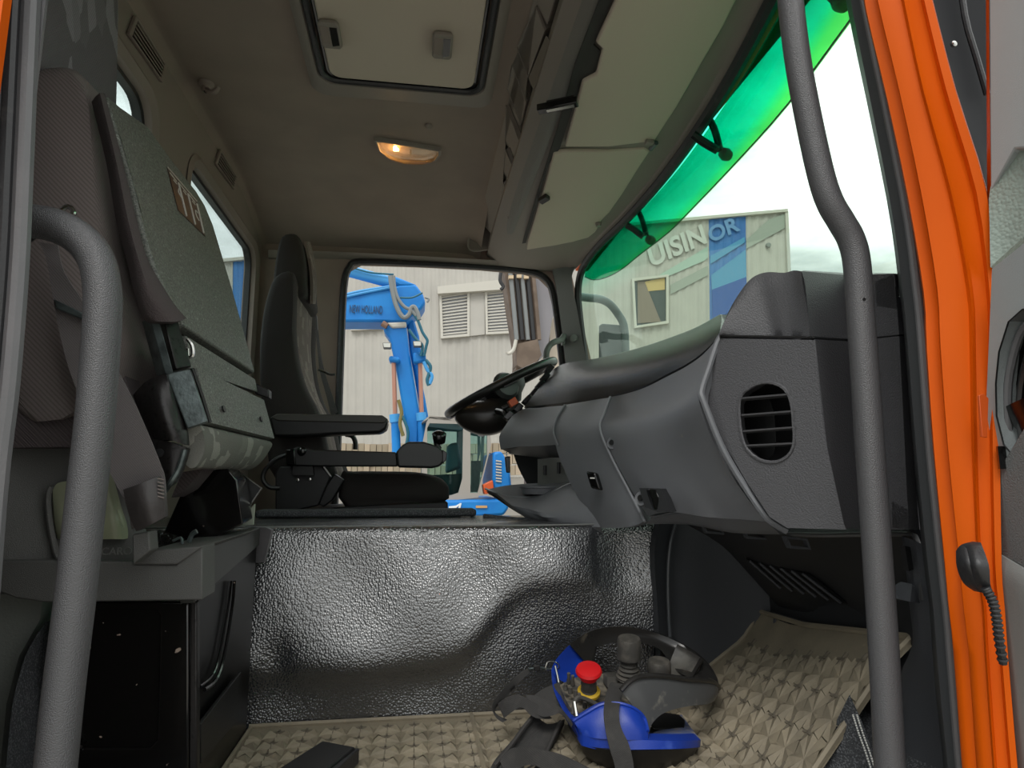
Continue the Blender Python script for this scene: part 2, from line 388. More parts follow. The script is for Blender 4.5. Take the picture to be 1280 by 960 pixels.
# far A-pillar trim
MB().sheet([[(688,330,2.80),(694,350,2.80),(700,390,2.80),(706,440,2.80),(712,500,2.80),(718,600,2.80)], [(728,322,2.72),(715,345,2.72),(722,390,2.72),(729,430,2.72),(738,480,2.72),(750,600,2.72)]], (.005, .03, 0), 5, 3).build('trim_6', pillarm, kind='structure')
MB().lathe((717,423,2.745), (-.35, -1, 0), [(.0, 0), (.018, 0), (.017, .006), (.013, .008), (0, .008)], 20).build('trim_7', pillarm, kind='structure')
# windscreen
def gx(y, z): return .785-.11*(y-1.9)**2+.12*(1.476-z)
def gp(y, z, o=0): return V((gx(y, z)+o, y, z))
gy = [.80,1.0,1.3,1.6,1.9,2.2,2.5,2.66,2.76]
def gtop(y): return 1.476-.09*max(0, (y-2.45)/.31)**2
w3 = thing('window_3', None, None, V((.8, 1.8, .6)), kind='structure')
pane_w = glass('windscreen glass', (.90, .955, .92, 1), .012, grad=(1.25, 1.47, [(0, (.88, .96, .90, 1)), (.5, (.78, .97, .88, 1)), (1, (.25, .95, .78, 1))]))
MB().sheet([[gp(y, .62+(gtop(y)-.62)*k/4) for y in gy] for k in range(5)], (.006, 0, 0), 3, 2).build('pane', pane_w, w3)
MB().tube([gp(.80, .62, -.012)]+[gp(.80, z, -.012) for z in (.9, 1.2, 1.38)]+[gp(y, gtop(y)-.004, -.012) for y in (.84,1.0,1.3,1.6,1.9,2.2,2.45,2.6,2.69)]+[gp(2.745, 1.34, -.012), gp(2.76, 1.2, -.012), gp(2.765, .9, -.012), gp(2.765, .62, -.012)], .017, 8, 4).build('seal', rubber, w3)
# header panel above the windscreen
hy = [.72,1.0,1.3,1.6,1.9,2.2,2.45,2.62,2.74,2.82]
def hdrop(y): return .03*max(0, (y-2.3)/.5)**2
MB().sheet([[V((.30, y, 1.555-hdrop(y))) for y in hy], [V((.36, y, 1.515-hdrop(y))) for y in hy], [V((.46, y, 1.505-hdrop(y))) for y in hy], [V((gx(y,1.476)-.07, y, 1.495-hdrop(y))) for y in hy], [V((gx(y,1.476)-.035, y, 1.482-hdrop(y))) for y in hy], [V((gx(y,1.476)-.01, y, 1.475-hdrop(y))) for y in hy]], (0, 0, .03), 3, 2).build('trim_8', consolem, kind='structure')
MB().box((.74, .66, 1.50), (.80, 2.9, 1.70)).build('trim_9', orange, kind='structure')
# near side: unseen door header added to block light, body behind it
MB().plate([V((-.72,.645,1.42)), V((.60,.645,1.42)), V((.70,.645,1.72)), V((-.72,.645,1.72))], [], (0, .05, 0)).build('wall_right', headliner, kind='structure')
MB().box((-.74, .62, -.5), (-.403, .632, 1.7)).build('trim_10', orange, kind='structure')
MB().box((-.74, .664, -.5), (-.392, .668, 1.7)).build('trim_29', rubber_l, kind='structure')
MB().box((-.72, .668, 0), (-.43, .70, 1.6)).build('trim_11', wallpl, kind='structure')
# left door seal (three ribs), vertical at the B-pillar
for k, (dx, dy, r, m) in enumerate([(0, 0, .0085, rubber_l), (-.013, -.006, .0075, rubber), (-.026, -.010, .011, rubber_l), (-.043, -.006, .009, orange_in)]):
    MB().tube([(40+0,-60,.66) if False else PY(46, -60, .66)+V((dx, dy, 0)), PY(39, 0, .66)+V((dx, dy, 0)), PY(30, 200, .66)+V((dx, dy, 0)), PY(24, 330, .66)+V((dx, dy, 0)), PY(12, 480, .66)+V((dx, dy, 0)), PY(-4, 620, .66)+V((dx, dy, 0)), PY(-30, 960, .66)+V((dx, dy, 0))], r, 10, 4).build('trim_%d' % (12+k), m, kind='structure')
# lower left sill panels
MB().prism([(-30,742,1.06),(54,744,1.06),(50,775,1.06),(24,820,1.06),(8,880,1.06),(-2,980,1.06),(-40,980,1.06)], (0, .03, 0)).build('trim_16', mat('grey rear panel', srgb(120,124,120), .7, bump=('noise', 300, .4)), kind='structure')
MB().sheet([[(56,778,1.05),(34,815,1.02),(20,860,1.0),(12,910,.98),(6,980,.97)], [(90,778,1.12),(80,815,1.12),(78,860,1.12),(76,910,1.12),(70,980,1.12)]], (0, .03, 0), 4, 3).build('trim_17', carpet, kind='structure')
# right: A-pillar trims, seals, orange jamb
def strip(L_, R_, Y0, Y1, name, m, thick=.02, sub=4, dn=(0, 1, 0), rows=None):
    mb = MB(); rr = [[(x, y, Y0) for x, y in L_]]
    if rows: rr += rows
    rr.append([(x, y, Y1) for x, y in R_])
    return mb.sheet(rr, V(dn)*thick, sub, 2).build(name, m, kind='structure')
blk_p = mat('pillar edge plastic', srgb(62,64,66), .5)
strip([(1062,-60),(1070,0),(1120,240),(1137,360),(1143,420),(1154,560),(1169,706),(1176,760),(1183,855),(1194,960),(1202,1030)], [(1070,-60),(1078,0),(1126,240),(1143,360),(1149,420),(1161,560),(1176,706),(1183,760),(1191,855),(1202,960),(1210,1030)], .80, .70, 'trim_18', blk_p)
seal = [(1074,-60),(1083,0),(1132,240),(1149,360),(1155,420),(1166,560),(1181,706),(1188,770),(1195,855),(1204,960),(1212,1030)]
for k, (ox, Y, r, m) in enumerate([(-3, .69, .0052, rubber_l), (4, .688, .0036, blk), (10, .682, .0056, rubber_l)]):
    MB().tube([(x+ox, y, Y) for x, y in seal], r, 10, 4).build('trim_%d' % (19+k), m, kind='structure')
strip([(x+16, y) for x, y in seal], [(x+28, y) for x, y in seal], .68, .66, 'trim_22', orange_in)
# orange jamb: main surface with two long folds
A_ = [(1087,-60),(1095,0),(1122,112),(1149,240),(1169,360),(1173,430),(1183,560),(1198,706),(1203,760),(1210,820),(1221,960),(1228,1030)]
B_ = [(1118,-60),(1130,0),(1154,112),(1189,240),(1212,360),(1216,430),(1218,560),(1224,706),(1230,760),(1233,820),(1243,960),(1250,1030)]
C_ = [(1150,-60),(1165,0),(1194,112),(1233,240),(1246,360),(1248,430),(1250,560),(1252,706),(1256,760),(1260,820),(1272,960),(1280,1030)]
mix_ = lambda P, Q, f, Y: [(a[0]+(b[0]-a[0])*f, a[1]+(b[1]-a[1])*f, Y) for a, b in zip(P, Q)]
jr = [mix_(A_, B_, 0, .665), mix_(A_, B_, .06, .640), mix_(A_, B_, .45, .632), mix_(A_, B_, .9, .626), mix_(A_, B_, 1.0, .620), mix_(B_, C_, .12, .624), mix_(B_, C_, .6, .618), mix_(B_, C_, .72, .610), mix_(B_, C_, 1, .606), mix_(B_, C_, 1.03, .64)]
MB().sheet(jr, (0, .02, 0), 3, 1).build('trim_23', orange, kind='structure', smooth=50)
# ================================================================== OVERHEAD THINGS
# rear wall vents
def wall_vent(p, label):
    c = PX(sum(a for a, b in p)/4, sum(b for a, b in p)/4, -.695)
    t = thing('air_vent', label, 'vent', c, 'rear wall air vents')
    P = [PX(a, b, -.699) for a, b in p]     # TL, TR(top), BR, BL order around
    inn = [c+(x-c)*.84 for x in P]
    MB().plate(P, [inn], (.008, 0, 0)).build('frame', wallpl, t, bevel=.002)
    MB().prism([x+V((.001, 0, 0)) for x in inn], (-.004, 0, 0)).build('backing', darkpocket, t)
    for k in range(4):
        u = (k+.9)/4.8
        a = inn[0].lerp(inn[1], u); b = inn[3].lerp(inn[2], u)
        d = (b-a).normalized()
        MB().obox((a+b)/2+V((.005, 0, 0)), d*((b-a).length/2), V((.004, 0, -.003)), V((.0, 0, .0022))).build('slat', wallpl, t)
    return t
wall_vent([(157,42),(166,18),(206,82),(200,103)], 'larger slatted air vent above the patterned backrest, near the top left')
wall_vent([(267,204),(273,186),(295,222),(291,237)], 'smaller slatted air vent over the further rear window')
# coat hooks on the ceiling edge
def coat_hook(px, py, s, label):
    c = PX(px, py, -.50) if False else PZ(px, py, ZC-.002)
    t = thing('coat_hook', label, 'coat hook', c, 'coat hooks on the headliner')
    MB().lathe(c, (0, 0, -1), [(0, 0), (.018*s, 0), (.016*s, .006*s), (.009*s, .010*s), (.008*s, .022*s), (0, .024*s)], 14).build('base', wallpl, t)
    MB().tube([c+V((0, 0, -.014*s)), c+V((.012*s, -.012*s, -.028*s)), c+V((.026*s, -.016*s, -.03*s)), c+V((.034*s, -.018*s, -.018*s))], lambda u: (.0065-.002*u)*s, 8, 5).build('hook', wallpl, t)
    MB().lathe(c+V((.001, -.003, -.022*s)), (.2, -.4, -1), [(0, 0), (.0045*s, 0), (.0045*s, .002), (0, .002)], 12).build('screw', darkpocket, t)
coat_hook(258, 104, 1.25, 'coat hook nearer the top left, above the folded passenger seat')
coat_hook(352, 268, 1.3, 'coat hook on the headliner just above the driver headrest')
# roof hatch
hx0, hx1, hy0, hy1 = -.30, .175, 1.20, 1.755
def rr2(x0, x1, y0, y1, r, z, n=5):
    out = []
    for cx, cy, a0 in ((x1-r, y1-r, 0), (x0+r, y1-r, 90), (x0+r, y0+r, 180), (x1-r, y0+r, 270)):
        for i in range(n+1):
            a = math.radians(a0+90*i/n); out.append(V((cx+r*math.cos(a), cy+r*math.sin(a), z)))
    return out
t = thing('roof_hatch', 'rectangular roof hatch with black seal and two recessed grips in the headliner', 'roof hatch', V((-.06, 1.48, 1.62)))
MB().loft([rr2(hx0-.03, hx1+.03, hy0-.03, hy1+.09, .05, 1.649), rr2(hx0-.015, hx1+.015, hy0-.015, hy1+.03, .05, 1.632), rr2(hx0, hx1, hy0, hy1, .05, 1.628), rr2(hx0+.008, hx1-.008, hy0+.008, hy1-.008, .045, 1.648)], caps=False).build('frame', consolem, t)  # darker plastic stands in for the shadow under the hatch flange
MB().tube(rr2(hx0+.012, hx1-.012, hy0+.012, hy1-.012, .045, 1.634), .009, 8, 1, True).build('seal', rubber, t)
MB().tube(rr2(hx0+.03, hx1-.03, hy0+.03, hy1-.026, .04, 1.637), .006, 8, 1, True).build('inner_seal', blk_gl, t)
MB().prism(rr2(hx0+.034, hx1-.034, hy0+.034, hy1-.03, .035, 1.630), (0, 0, .01)).build('panel', visorm, t, bevel=.004)
for px, py, rz in ((413, 40, -.12), (553, 54, 0)):
    c = PZ(px, py, 1.626); 
    o = MB().prism([c+V((sx*.026, sy*.048, 0)) for sx, sy in ((-1,-.8),(-.8,-1),(.8,-1),(1,-.8),(1,.8),(.8,1),(-.8,1),(-1,.8))], (0, 0, -.014)).build('grip', consolem, t, bevel=.004)
    MB().prism([c+V((.002, -.036, -.0145)), c+V((.020, -.036, -.0145)), c+V((.020, .030, -.0145)), c+V((.002, .036, -.0145))], (0, 0, .004)).build('pocket', blk_gl, o)
    MB().prism([c+V((-.022, -.036, -.015)), c+V((.0, -.036, -.0165)), c+V((.0, .028, -.0165)), c+V((-.022, .028, -.015))], (0, 0, .004)).build('lever', wallpl, o, bevel=.002)
# dome lamp
t = thing('dome_lamp', 'oval courtesy lamp with warm bulb lit at one end, on the headliner', 'lamp', PZ(510, 190, ZC-.01))
lp = [(470,176),(480,177),(520,183),(549,188),(549,193),(544,200),(530,204),(505,203),(486,197),(474,188)]
LPp = [PZ(a, b, ZC-.012) for a, b in lp]; cc = sum(LPp, V())/len(LPp)
MB().loft([[cc+(p-cc)*1.06+V((0,0,.012)) for p in LPp], [cc+(p-cc)*1.05+V((0,0,-.002)) for p in LPp], [cc+(p-cc)*.97+V((0,0,-.004)) for p in LPp], [cc+(p-cc)*.95+V((0,0,.009)) for p in LPp]], caps=False).build('bezel', consolem, t)
MB().prism([cc+(p-cc)*.95+V((0, 0, .009)) for p in LPp], (0, 0, .002)).build('reflector', mat('lamp reflector', srgb(190,170,140), .35), t)
lensg = glass('lamp lens', (.96, .90, .80, 1), .05)
MB().loft([[cc+(p-cc)*.96+V((0,0,.002)) for p in LPp], [cc+(p-cc)*.9+V((0,0,-.010)) for p in LPp], [cc+(p-cc)*.55+V((0,0,-.015)) for p in LPp]]).build('lens', lensg, t)
em = bpy.data.materials.new('lit bulb'); em.use_nodes = True
eb = em.node_tree.nodes['Principled BSDF']; eb.inputs['Emission Color'].default_value = (1, .55, .18, 1); eb.inputs['Emission Strength'].default_value = 14
bp_ = PZ(494, 187, ZC-.010)
MB().tube([bp_+V((-.006, 0, 0)), bp_+V((.012, 0, 0))], .0045, 8, 2).build('bulb', em, t)
ld = bpy.data.lights.new('bulb_light', 'POINT'); ld.energy = .12; ld.color = (1, .6, .25); ld.shadow_soft_size = .006
lo = bpy.data.objects.new('bulb_light', ld); COL.objects.link(lo); lo.parent = t; lo.location = bp_-V((0, 0, .0055))-wloc(t)
for k in range(5):
    a = LPp[2].lerp(LPp[7], k/4)
MB().prism([cc+V((.004, -.014, -.001)), cc+V((.008, -.014, -.001)), cc+V((.008, .014, -.001)), cc+V((.004, .014, -.001))], (0, 0, .008)).build('divider', lensm, t)
c = PZ(536, 157, ZC-.001)
tag(MB().lathe(c, (0, 0, -1), [(0, -.004), (.012, -.004), (.013, .003), (.009, .009), (.004, .011), (0, .011)], 18).build('screw_cap', wallpl, origin=c), 'small round cap on the headliner between hatch and dome lamp', 'cap')
# overhead console
t = thing('overhead_console', 'long overhead storage console with open pockets above the windscreen', 'console', V((.3, 1.8, 1.53)))
p0 = V((.25, 1.8, 1.625)); p1 = V((.33, 1.8, 1.535)); fn = (p1-p0).cross(V((0, 1, 0))).normalized()
def con(px, py): return PN(px, py, p0, fn)
oH = [[(647,58),(670,10),(680,38),(660,94)], [(640,82),(657,127),(651,155),(635,112)], [(633,134),(651,182),(649,206),(632,176)], [(632,188),(646,222),(643,240),(630,214)], [(629,228),(639,252),(636,272),(627,252)], [(672,4),(684,-30),(694,-6),(684,28)]]
holes = [[con(*p) for p in h] for h in oH]
yf = [2.66, .72]
out = [V((.25, yf[0], 1.625)), V((.25, yf[1], 1.625)), V((.33, yf[1], 1.535)), V((.33, yf[0], 1.535))]
MB().plate(out, holes, (.012, 0, .010)).build('fascia', consolem, t)
for h in holes[:]:
    MB().loft([[p+V((.004, 0, .004)) for p in h], [p+V((.07, 0, .03)) for p in h]], caps=False).add([p+V((.07, 0, .03)) for p in h], [(0, 1, 2, 3)]).build('pocket', mat('pocket lining', srgb(84,78,70), .7), t)
for h in oH[:1]:
    MB().prism([con(683,44), con(694,58), con(667,112), con(661,97)], (-.0015, 0, -.0012)).build('lid', mat('pocket lid', srgb(112,104,94), .7), t, bevel=.001)
for h in oH:
    c3 = sum((con(*p) for p in h), V())/4
    MB().tube([c3+(con(*p)-c3)*1.05 for p in h], .0015, 6, 1, True).build('rim', consolem, t)
for (a, b) in (((633,132),(654,186)), ((634,186),(644,220)), ((631,226),(636,246))):
    MB().prism([con(*a)+V((-.001,0,-.001)), con(a[0]+4, a[1]-2)+V((-.001,0,-.001)), con(b[0]+3, b[1]-6)+V((-.001,0,-.001)), con(*b)+V((-.001,0,-.001))], (.006, 0, .006)).build('divider', mat('console dark divider', srgb(78,71,66), .6), t)
MB().sheet([[V((.325, y, 1.538)) for y in (.72, 1.3, 1.9, 2.4, 2.66)], [V((.355, y, 1.512)) for y in (.72, 1.3, 1.9, 2.4, 2.66)], [V((.375, y, 1.508)) for y in (.72, 1.3, 1.9, 2.4, 2.66)]], (.004, 0, .012), 3, 3).build('lower_lip', mat('console lip', srgb(122,120,114), .55, bump=('noise', 900, .6)), t)
MB().sheet([[(587,266,2.70),(610,266,2.70),(627,258,2.66)], [(587,290,2.735),(612,290,2.73),(634,282,2.68)], [(587,311,2.76),(615,310,2.76),(642,300,2.70)]], (0, .02, 0), 4, 3).build('end_cap', mat('console end shade', srgb(112,104,96), .7), t, bevel=0)  # darker sheet, recess shade is put into its colour
MB().tube([(587,264,2.70),(587,288,2.73),(587,312,2.755),(614,311,2.755),(640,303,2.70)], .004, 6, 4).build('end_seam', consolem, t)
# sun visors
def visor(pts, z, label, name='sun_visor'):
    P = [PZ(a, b, z) for a, b in pts]
    c = sum(P, V())/len(P); t = thing(name, label, 'sun visor', c, 'interior sun visors')
    MB().prism(P, (0, 0, .014)).build('panel', visorm, t, bevel=.005, seg=3)
    return t, P
t, P = visor([(800,-70),(775,-10),(745,54),(753,62),(745,94),(728,103),(722,126),(706,184),(760,184),(818,177),(846,134),(877,80),(905,32),(940,-40),(955,-75)], 1.488, 'near passenger sun visor with a notch cut in its rear edge')
MB().lathe(PZ(818, 181, 1.484), (0, 1, .1), [(0, -.015), (.007, -.015), (.007, .03), (.004, .034), (0, .034)], 10).build('hinge_pin', steel, t)
MB().obox(PZ(812, 178, 1.482), (.012, 0, 0), (0, .009, 0), (0, 0, .006)).build('hinge_block', consolem, t, bevel=.002)
t, P = visor([(692,192),(706,190),(760,190),(806,186),(812,190),(795,216),(778,243),(762,266),(752,276),(748,284),(740,300),(728,314),(712,320),(680,321),(656,320),(660,302),(677,246),(684,222)], 1.492, 'far driver-side sun visor, grey vinyl, beyond the overlapping seam')
MB().obox(PZ(680, 249, 1.484), (.010, .012, 0), (-.010, .022, 0), (0, 0, .007)).build('clip', blk, t, bevel=.002)
MB().lathe(PZ(748, 281, 1.484), (0, 0, -1), [(0, -.006), (.012, -.006), (.010, .006), (0, .007)], 12).build('pivot', consolem, t)
# dark slot strip between console and visors
MB().prism([PZ(a, b, 1.4975) for a, b in ((790,-60),(742,56),(750,64),(744,92),(727,101),(700,185),(686,205),(652,322),(648,320),(672,240),(700,150),(718,82),(772,-60))], (0, 0, .004)).build('trim_25', mat('visor slot', srgb(46,44,42), .7), kind='structure')
# small black reader clipped at the visor
c = PZ(697, 132, 1.47)
t = thing('card_holder', 'slim black card reader clipped to the edge of the near visor', 'card holder', c)
d = (PZ(722, 126, 1.47)-PZ(672, 136, 1.47)); dn = d.normalized(); hw = d.length/2
MB().obox(c, d/2, V((0, 0, .009)), dn.cross(V((0, 0, 1)))*.012).build('body', blk_gl, t, bevel=.002)
MB().obox(c+V((0, 0, .006))-dn.cross(V((0,0,1)))*.0+V((.01, .0, .006)), d*.34, V((0, 0, .003)), dn.cross(V((0, 0, 1)))*.013).build('clip', blk, t)
MB().obox(c+V((.006, -.004, -.0095)), d*.34, V((0, 0, .0012)), dn.cross(V((0, 0, 1)))*.006).build('edge_strip', chrome, t)
# exterior sun visor of green acrylic
green = glass('green acrylic', (.0, .6, .3, 1), .02, grad=(1.27, 1.46, [(0, (.34, .88, .36, 1)), (.24, (.26, .86, .36, 1)), (.5, (.03, .80, .56, 1)), (1, (.0, .68, .52, 1))]))
t = thing('exterior_sun_visor', 'green tinted acrylic sun visor outside along the top of the windscreen', 'sun visor', V((.83, 1.8, 1.3)))
lowpx = [(1090,-8,.70),(1068,18,.80),(985,130,1.10),(925,198,1.36),(868,258,1.66),(835,291,1.90),(800,318,2.2),(775,338,2.45),(757,347,2.60),(742,350,2.68),(731,346,2.73)]
low = [PY(a, b, y) for a, b, y in lowpx]
def on_glass(px, py, o=.02):
    y = 1.5
    for _ in range(20):
        p = PY(px, py, y); e = p.x-(gx(p.y, p.z)+o); y -= e*1.4*max(.3, 1)
        y = min(2.74, max(.6, y))
    return PY(px, py, y)
low = [on_glass(a, b) for a, b, y in lowpx]
top = [V((gx(p.y, 1.49)+.03, p.y, 1.49)) for p in low]
MB().sheet([low, [a.lerp(b, .5) for a, b in zip(low, top)], top], (.004, 0, 0), 3, 3).build('panel', green, t)
MB().tube(low, .0022, 6, 3).build('edge', mat('visor edge', srgb(20,60,50), .4), t)
gbr = mat('bracket black', srgb(10,20,18), .6)
def vbracket(pts1, pts2, end):
    Y = on_glass(*end, .045).y
    o = MB().tube([(a, b, Y) for a, b in pts1], .012, 8, 4).tube([(a, b, Y) for a, b in pts2], .010, 8, 4).build('bracket', gbr, t)
    MB().lathe((end[0], end[1], Y), (-.8, -.4, .1), [(0, -.014), (.014, -.014), (.018, 0), (.014, .014), (0, .014)], 12).build('knob', gbr, o)
vbracket([(866,168),(880,178),(897,188)], [(884,145),(893,162),(900,188)], (907,193))
vbracket([(783,281),(794,288),(804,296)], [(798,264),(803,276),(808,294)], (813,300))
vbracket([(1040,-8),(1046,-2),(1050,2)], [(1056,-10),(1054,-2),(1054,2)], (1052,2))

# ================================================================== DASHBOARD
t = thing('dashboard', 'grey moulded dashboard with black top pad and grained end panel by the door', 'dashboard', V((.55, 1.5, .3)))
# black top pad: silhouette edge to seam
pad_t = [(903,393,1.00),(875,408,1.12),(850,418,1.25),(815,430,1.45),(780,440,1.66),(745,448,1.92),(712,453,2.12),(696,459,2.2),(684,472,2.25)]
pad_s = [(899,420,.99),(879,440,1.05),(858,455,1.13),(835,467,1.22),(805,482,1.34),(775,491,1.48),(745,496,1.62),(705,503,1.80),(655,509,2.03)]
pad_t = [(a, b, y+.20*max(0, min(1, (2.3-y)/1.0))**.7) for a, b, y in pad_t]
back = [q(p)+V((.10, .05, .004)) for p in pad_t]
def pmix(f, g): return [(a[0]+(b[0]-a[0])*f, a[1]+(b[1]-a[1])*f, a[2]+(b[2]-a[2])*g) for a, b in zip(pad_s, pad_t)]
MB().sheet([pad_s, pmix(.3, .05), pmix(.55, .16), pmix(.75, .36), pmix(.9, .66), pad_t, back], (.012, .008, -.012), 4, 3).build('top_pad', dash_black, t)
# cowl behind the pad running to the windscreen
MB().sheet([[q(p)+V((.06, .03, -.006)) for p in pad_t], [q(p)+V((.16, .08, -.006)) for p in pad_t], [V((gx(min(2.7, q(p).y+.12), .9)-.02, min(2.74, q(p).y+.16), q(p).z-.02)) for p in pad_t]], (0, 0, -.01), 3, 2).build('cowl', mat('glossy cowl', srgb(34,34,34), .22, spec=.8), t)
def face(name, rows, m, off=(.02, .01, 0), kv=3, ku=3, parent=t, bev=0):
    return MB().sheet(rows, off, ku, kv).build(name, m, parent, smooth=50, bevel=bev)
# glovebox face
face('glovebox_panel', [
    [(897,423,.985),(879,443,1.045),(858,458,1.125),(835,470,1.215),(805,485,1.335),(779,493,1.42),(764,496,1.45)],
    [(882,470,.985),(866,485,1.04),(848,496,1.11),(828,503,1.19),(802,510,1.29),(775,515,1.38),(757,516,1.42)],
    [(874,504,.985),(858,512,1.03),(842,519,1.09),(823,525,1.16),(797,530,1.25),(770,534,1.34),(751,536,1.40)],
    [(890,548,.99),(872,556,1.03),(852,562,1.08),(830,566,1.14),(806,570,1.21),(784,572,1.29),(768,574,1.35)],
    [(922,606,.995),(902,608,1.02),(878,612,1.06),(855,614,1.10),(832,616,1.15),(811,617,1.20),(792,618,1.28)],
    [(958,652,.99),(935,650,1.01),(905,648,1.05),(880,646,1.08),(856,642,1.12),(834,640,1.16),(810,645,1.22)]], dash_grey)
face('glovebox_return', [[(958,652,.99),(905,648,1.05),(856,642,1.12),(815,648,1.2)], [(975,668,1.02),(915,666,1.08),(862,656,1.16),(806,655,1.25)]], dash_grey)
face('centre_panel', [
    [(762,497,1.452),(748,499,1.54),(730,502,1.60),(706,506,1.70)],
    [(755,517,1.425),(740,518,1.50),(718,521,1.58),(695,524,1.68)],
    [(749,537,1.405),(733,539,1.47),(712,541,1.56),(692,543,1.66)],
    [(764,573,1.36),(745,575,1.42),(722,576,1.50),(701,577,1.60)],
    [(787,617,1.29),(765,620,1.35),(744,622,1.42),(723,623,1.50)],
    [(805,652,1.23),(790,658,1.27),(772,660,1.34),(752,660,1.42)]], dash_grey)
# rounded seam beads
for nm, pts in (('seam', [(763,496,1.447),(756,515,1.42),(750,536,1.398),(765,573,1.352),(788,617,1.284),(806,652,1.222)]), ('seam', [(706,506,1.692),(695,524,1.672),(692,541,1.655),(698,557,1.62)])):
    MB().tube(pts, .0028, 6, 5).build(nm, mat('pale seam edge', srgb(128,130,134), .4), t)
face('cluster_panel', [
    [(704,507,1.702),(690,508,1.80),(672,510,1.92),(655,511,2.02),(640,520,2.05)],
    [(696,524,1.682),(680,525,1.78),(662,525,1.90),(645,525,1.98),(631,533,2.02)],
    [(691,540,1.665),(674,541,1.76),(655,541,1.86),(638,542,1.95),(624,546,2.0)],
    [(696,556,1.64),(680,557,1.72),(660,558,1.82),(642,559,1.92),(626,562,1.98)]], dash_grey)
face('cluster_underside', [[(697,556,1.64),(662,558,1.82),(628,562,1.98)], [(706,575,1.75),(680,573,1.92),(640,568,2.05)]], dash_grey)
face('knee_panel', [[(640,562,2.1),(660,566,2.1),(680,572,2.1)], [(648,585,2.12),(662,590,2.12),(676,596,2.12)], [(660,608,2.12),(668,610,2.12),(676,612,2.12)]], footd)
face('ash_recess', [[(672,574,1.85),(690,572,1.78),(704,572,1.68)], [(672,606,1.85),(695,606,1.76),(716,606,1.62)]], mat('recess grey', srgb(104,104,100), .5), off=(.03, .02, 0))
for a, b in (((683,582,1.80),(683,594,1.80)), ((700,578,1.72),(700,592,1.72))):
    MB().tube([q(a)+V((-.006,-.01,0)), q(b)+V((-.006,-.01,0))], .005, 8, 2).build('slot', footd, t)
# cup holder tray
tr = MB().sheet([[(608,612,1.90),(632,607,1.90),(670,604,1.90),(716,604,1.62)], [(622,618,1.80),(645,620,1.78),(675,618,1.72),(722,611,1.53)], [(640,632,1.68),(660,636,1.62),(680,640,1.56),(736,634,1.46)], [(672,650,1.60),(688,654,1.56),(700,657,1.52),(751,659,1.42)]], (.01, .02, -.015), 4, 3).build('tray', dash_grey, t)
MB().tube([(607,611,1.90),(620,616,1.82),(645,622,1.77),(680,620,1.70),(705,608,1.64),(716,604,1.60)], .0035, 6, 5).build('lip', mat('tray lip', srgb(120,122,126), .35), tr)
MB().lathe(PY(676, 612, 1.75), (0, 0, 1), [(.0, -.012), (.050, -.012), (.056, .004), (.060, .006), (.060, .009), (.052, .008), (.046, -.008), (0, -.008)], 28).build('cup_holder', dash_grey, tr)
MB().prism([(608,614,1.92),(660,636,1.72),(690,656,1.62),(664,650,1.64),(640,636,1.72)], (.0, .04, 0)).build('tray_skirt', blk, t)
# screw caps, key-like socket, latch
for px, py, Y in ((767,554,1.36), (803,623,1.21)):
    c = q((px, py, Y))+V((-.004, -.006, 0))
    o = MB().lathe(c, (-.75, -.65, .12), [(0, 0), (.0, .001), (.010, .001), (.0135, .002), (.015, -.002), (.015, -.006), (0, -.006)], 20).build('screw_recess', dash_grey, t)
    MB().lathe(c+V((-.003, -.003, .001)), (-.75, -.65, .12), [(0, 0), (.006, 0), (.006, .002), (0, .002)], 12).build('screw', blk, o)
c = q((747, 601, 1.385))+V((-.010, -.012, 0)); nx = V((.66, -.74, 0)).normalized(); nn = V((-.74, -.66, .1)).normalized()
o = MB().obox(c, nx*.013+V((0,0,-.002)), V((.005, -.002, -.019)), nn*.008).build('lighter_socket', blk_gl, t, bevel=.005, seg=3)
MB().obox(c+nn*.0085+V((0, 0, .005)), nx*.006, V((0, 0, .0015)), nn*.0006).build('socket_mark', thread, o)
o = MB().prism([(812,611,1.15),(820,612,1.14),(832,638,1.12),(818,638,1.14)], (.0, .02, 0)).build('latch', blk_gl, t, bevel=.002)
MB().prism([(799,610,1.19),(826,611,1.13),(838,640,1.10),(822,640,1.13),(806,634,1.17)], (.02, .02, 0)).build('latch_recess', footd, t)
# switch bank and stalk bits on the driver side of the pad
for i in range(7):
    a = i/6; c = q((686-52*a+8*math.sin(a*3), 462+58*a, 2.12))
    MB().obox(c, V((.010, 0, .012)), V((0, .02, 0)), V((-.008, 0, .006))).build('switch', blk_gl, t, bevel=.002)
MB().obox(q((641,503,2.06)), V((.012, 0, .008)), V((0, .012, 0)), V((-.006, 0, .010))).build('warning_switch', orange_p, t, bevel=.002)
# end panel with vent, faceted
y1, y2, y3, y4, y5 = .955, .845, .90, .80, .80
lowA = [(900,423,.975),(1019,425,y2),(1034,560,y2),(1055,655,y2),(1058,662,y2),(984,660,.93),(962,646,.94),(935,605,.957),(907,558,.968),(879,492,.98)]
n0 = (q(lowA[0])-q(lowA[1])).cross(q(lowA[2])-q(lowA[1])).normalized(); pp = q(lowA[1])
def ep(px, py, o=0): return PN(px, py, pp, n0)+V((-n0.x, -n0.y, -n0.z))*0+ (n0 if n0.y < 0 else -n0)*o
outer = [ep(a, b) for a, b, _ in lowA]
vent = [(935,486),(946,480),(960,478),(975,482),(985,492),(990,508),(992,530),(993,550),(989,565),(978,575),(964,578),(948,574),(934,562),(927,545),(924,520),(924,502),(928,492)]
vh = [ep(a, b) for a, b in vent]
MB().plate(outer, [vh], (.03, .04, 0)).build('end_panel', dash_soft, t)
MB().tube([ep(a, b, .000) for a, b in vent], .0028, 6, 2, True).build('vent_rim', dash_soft, t)
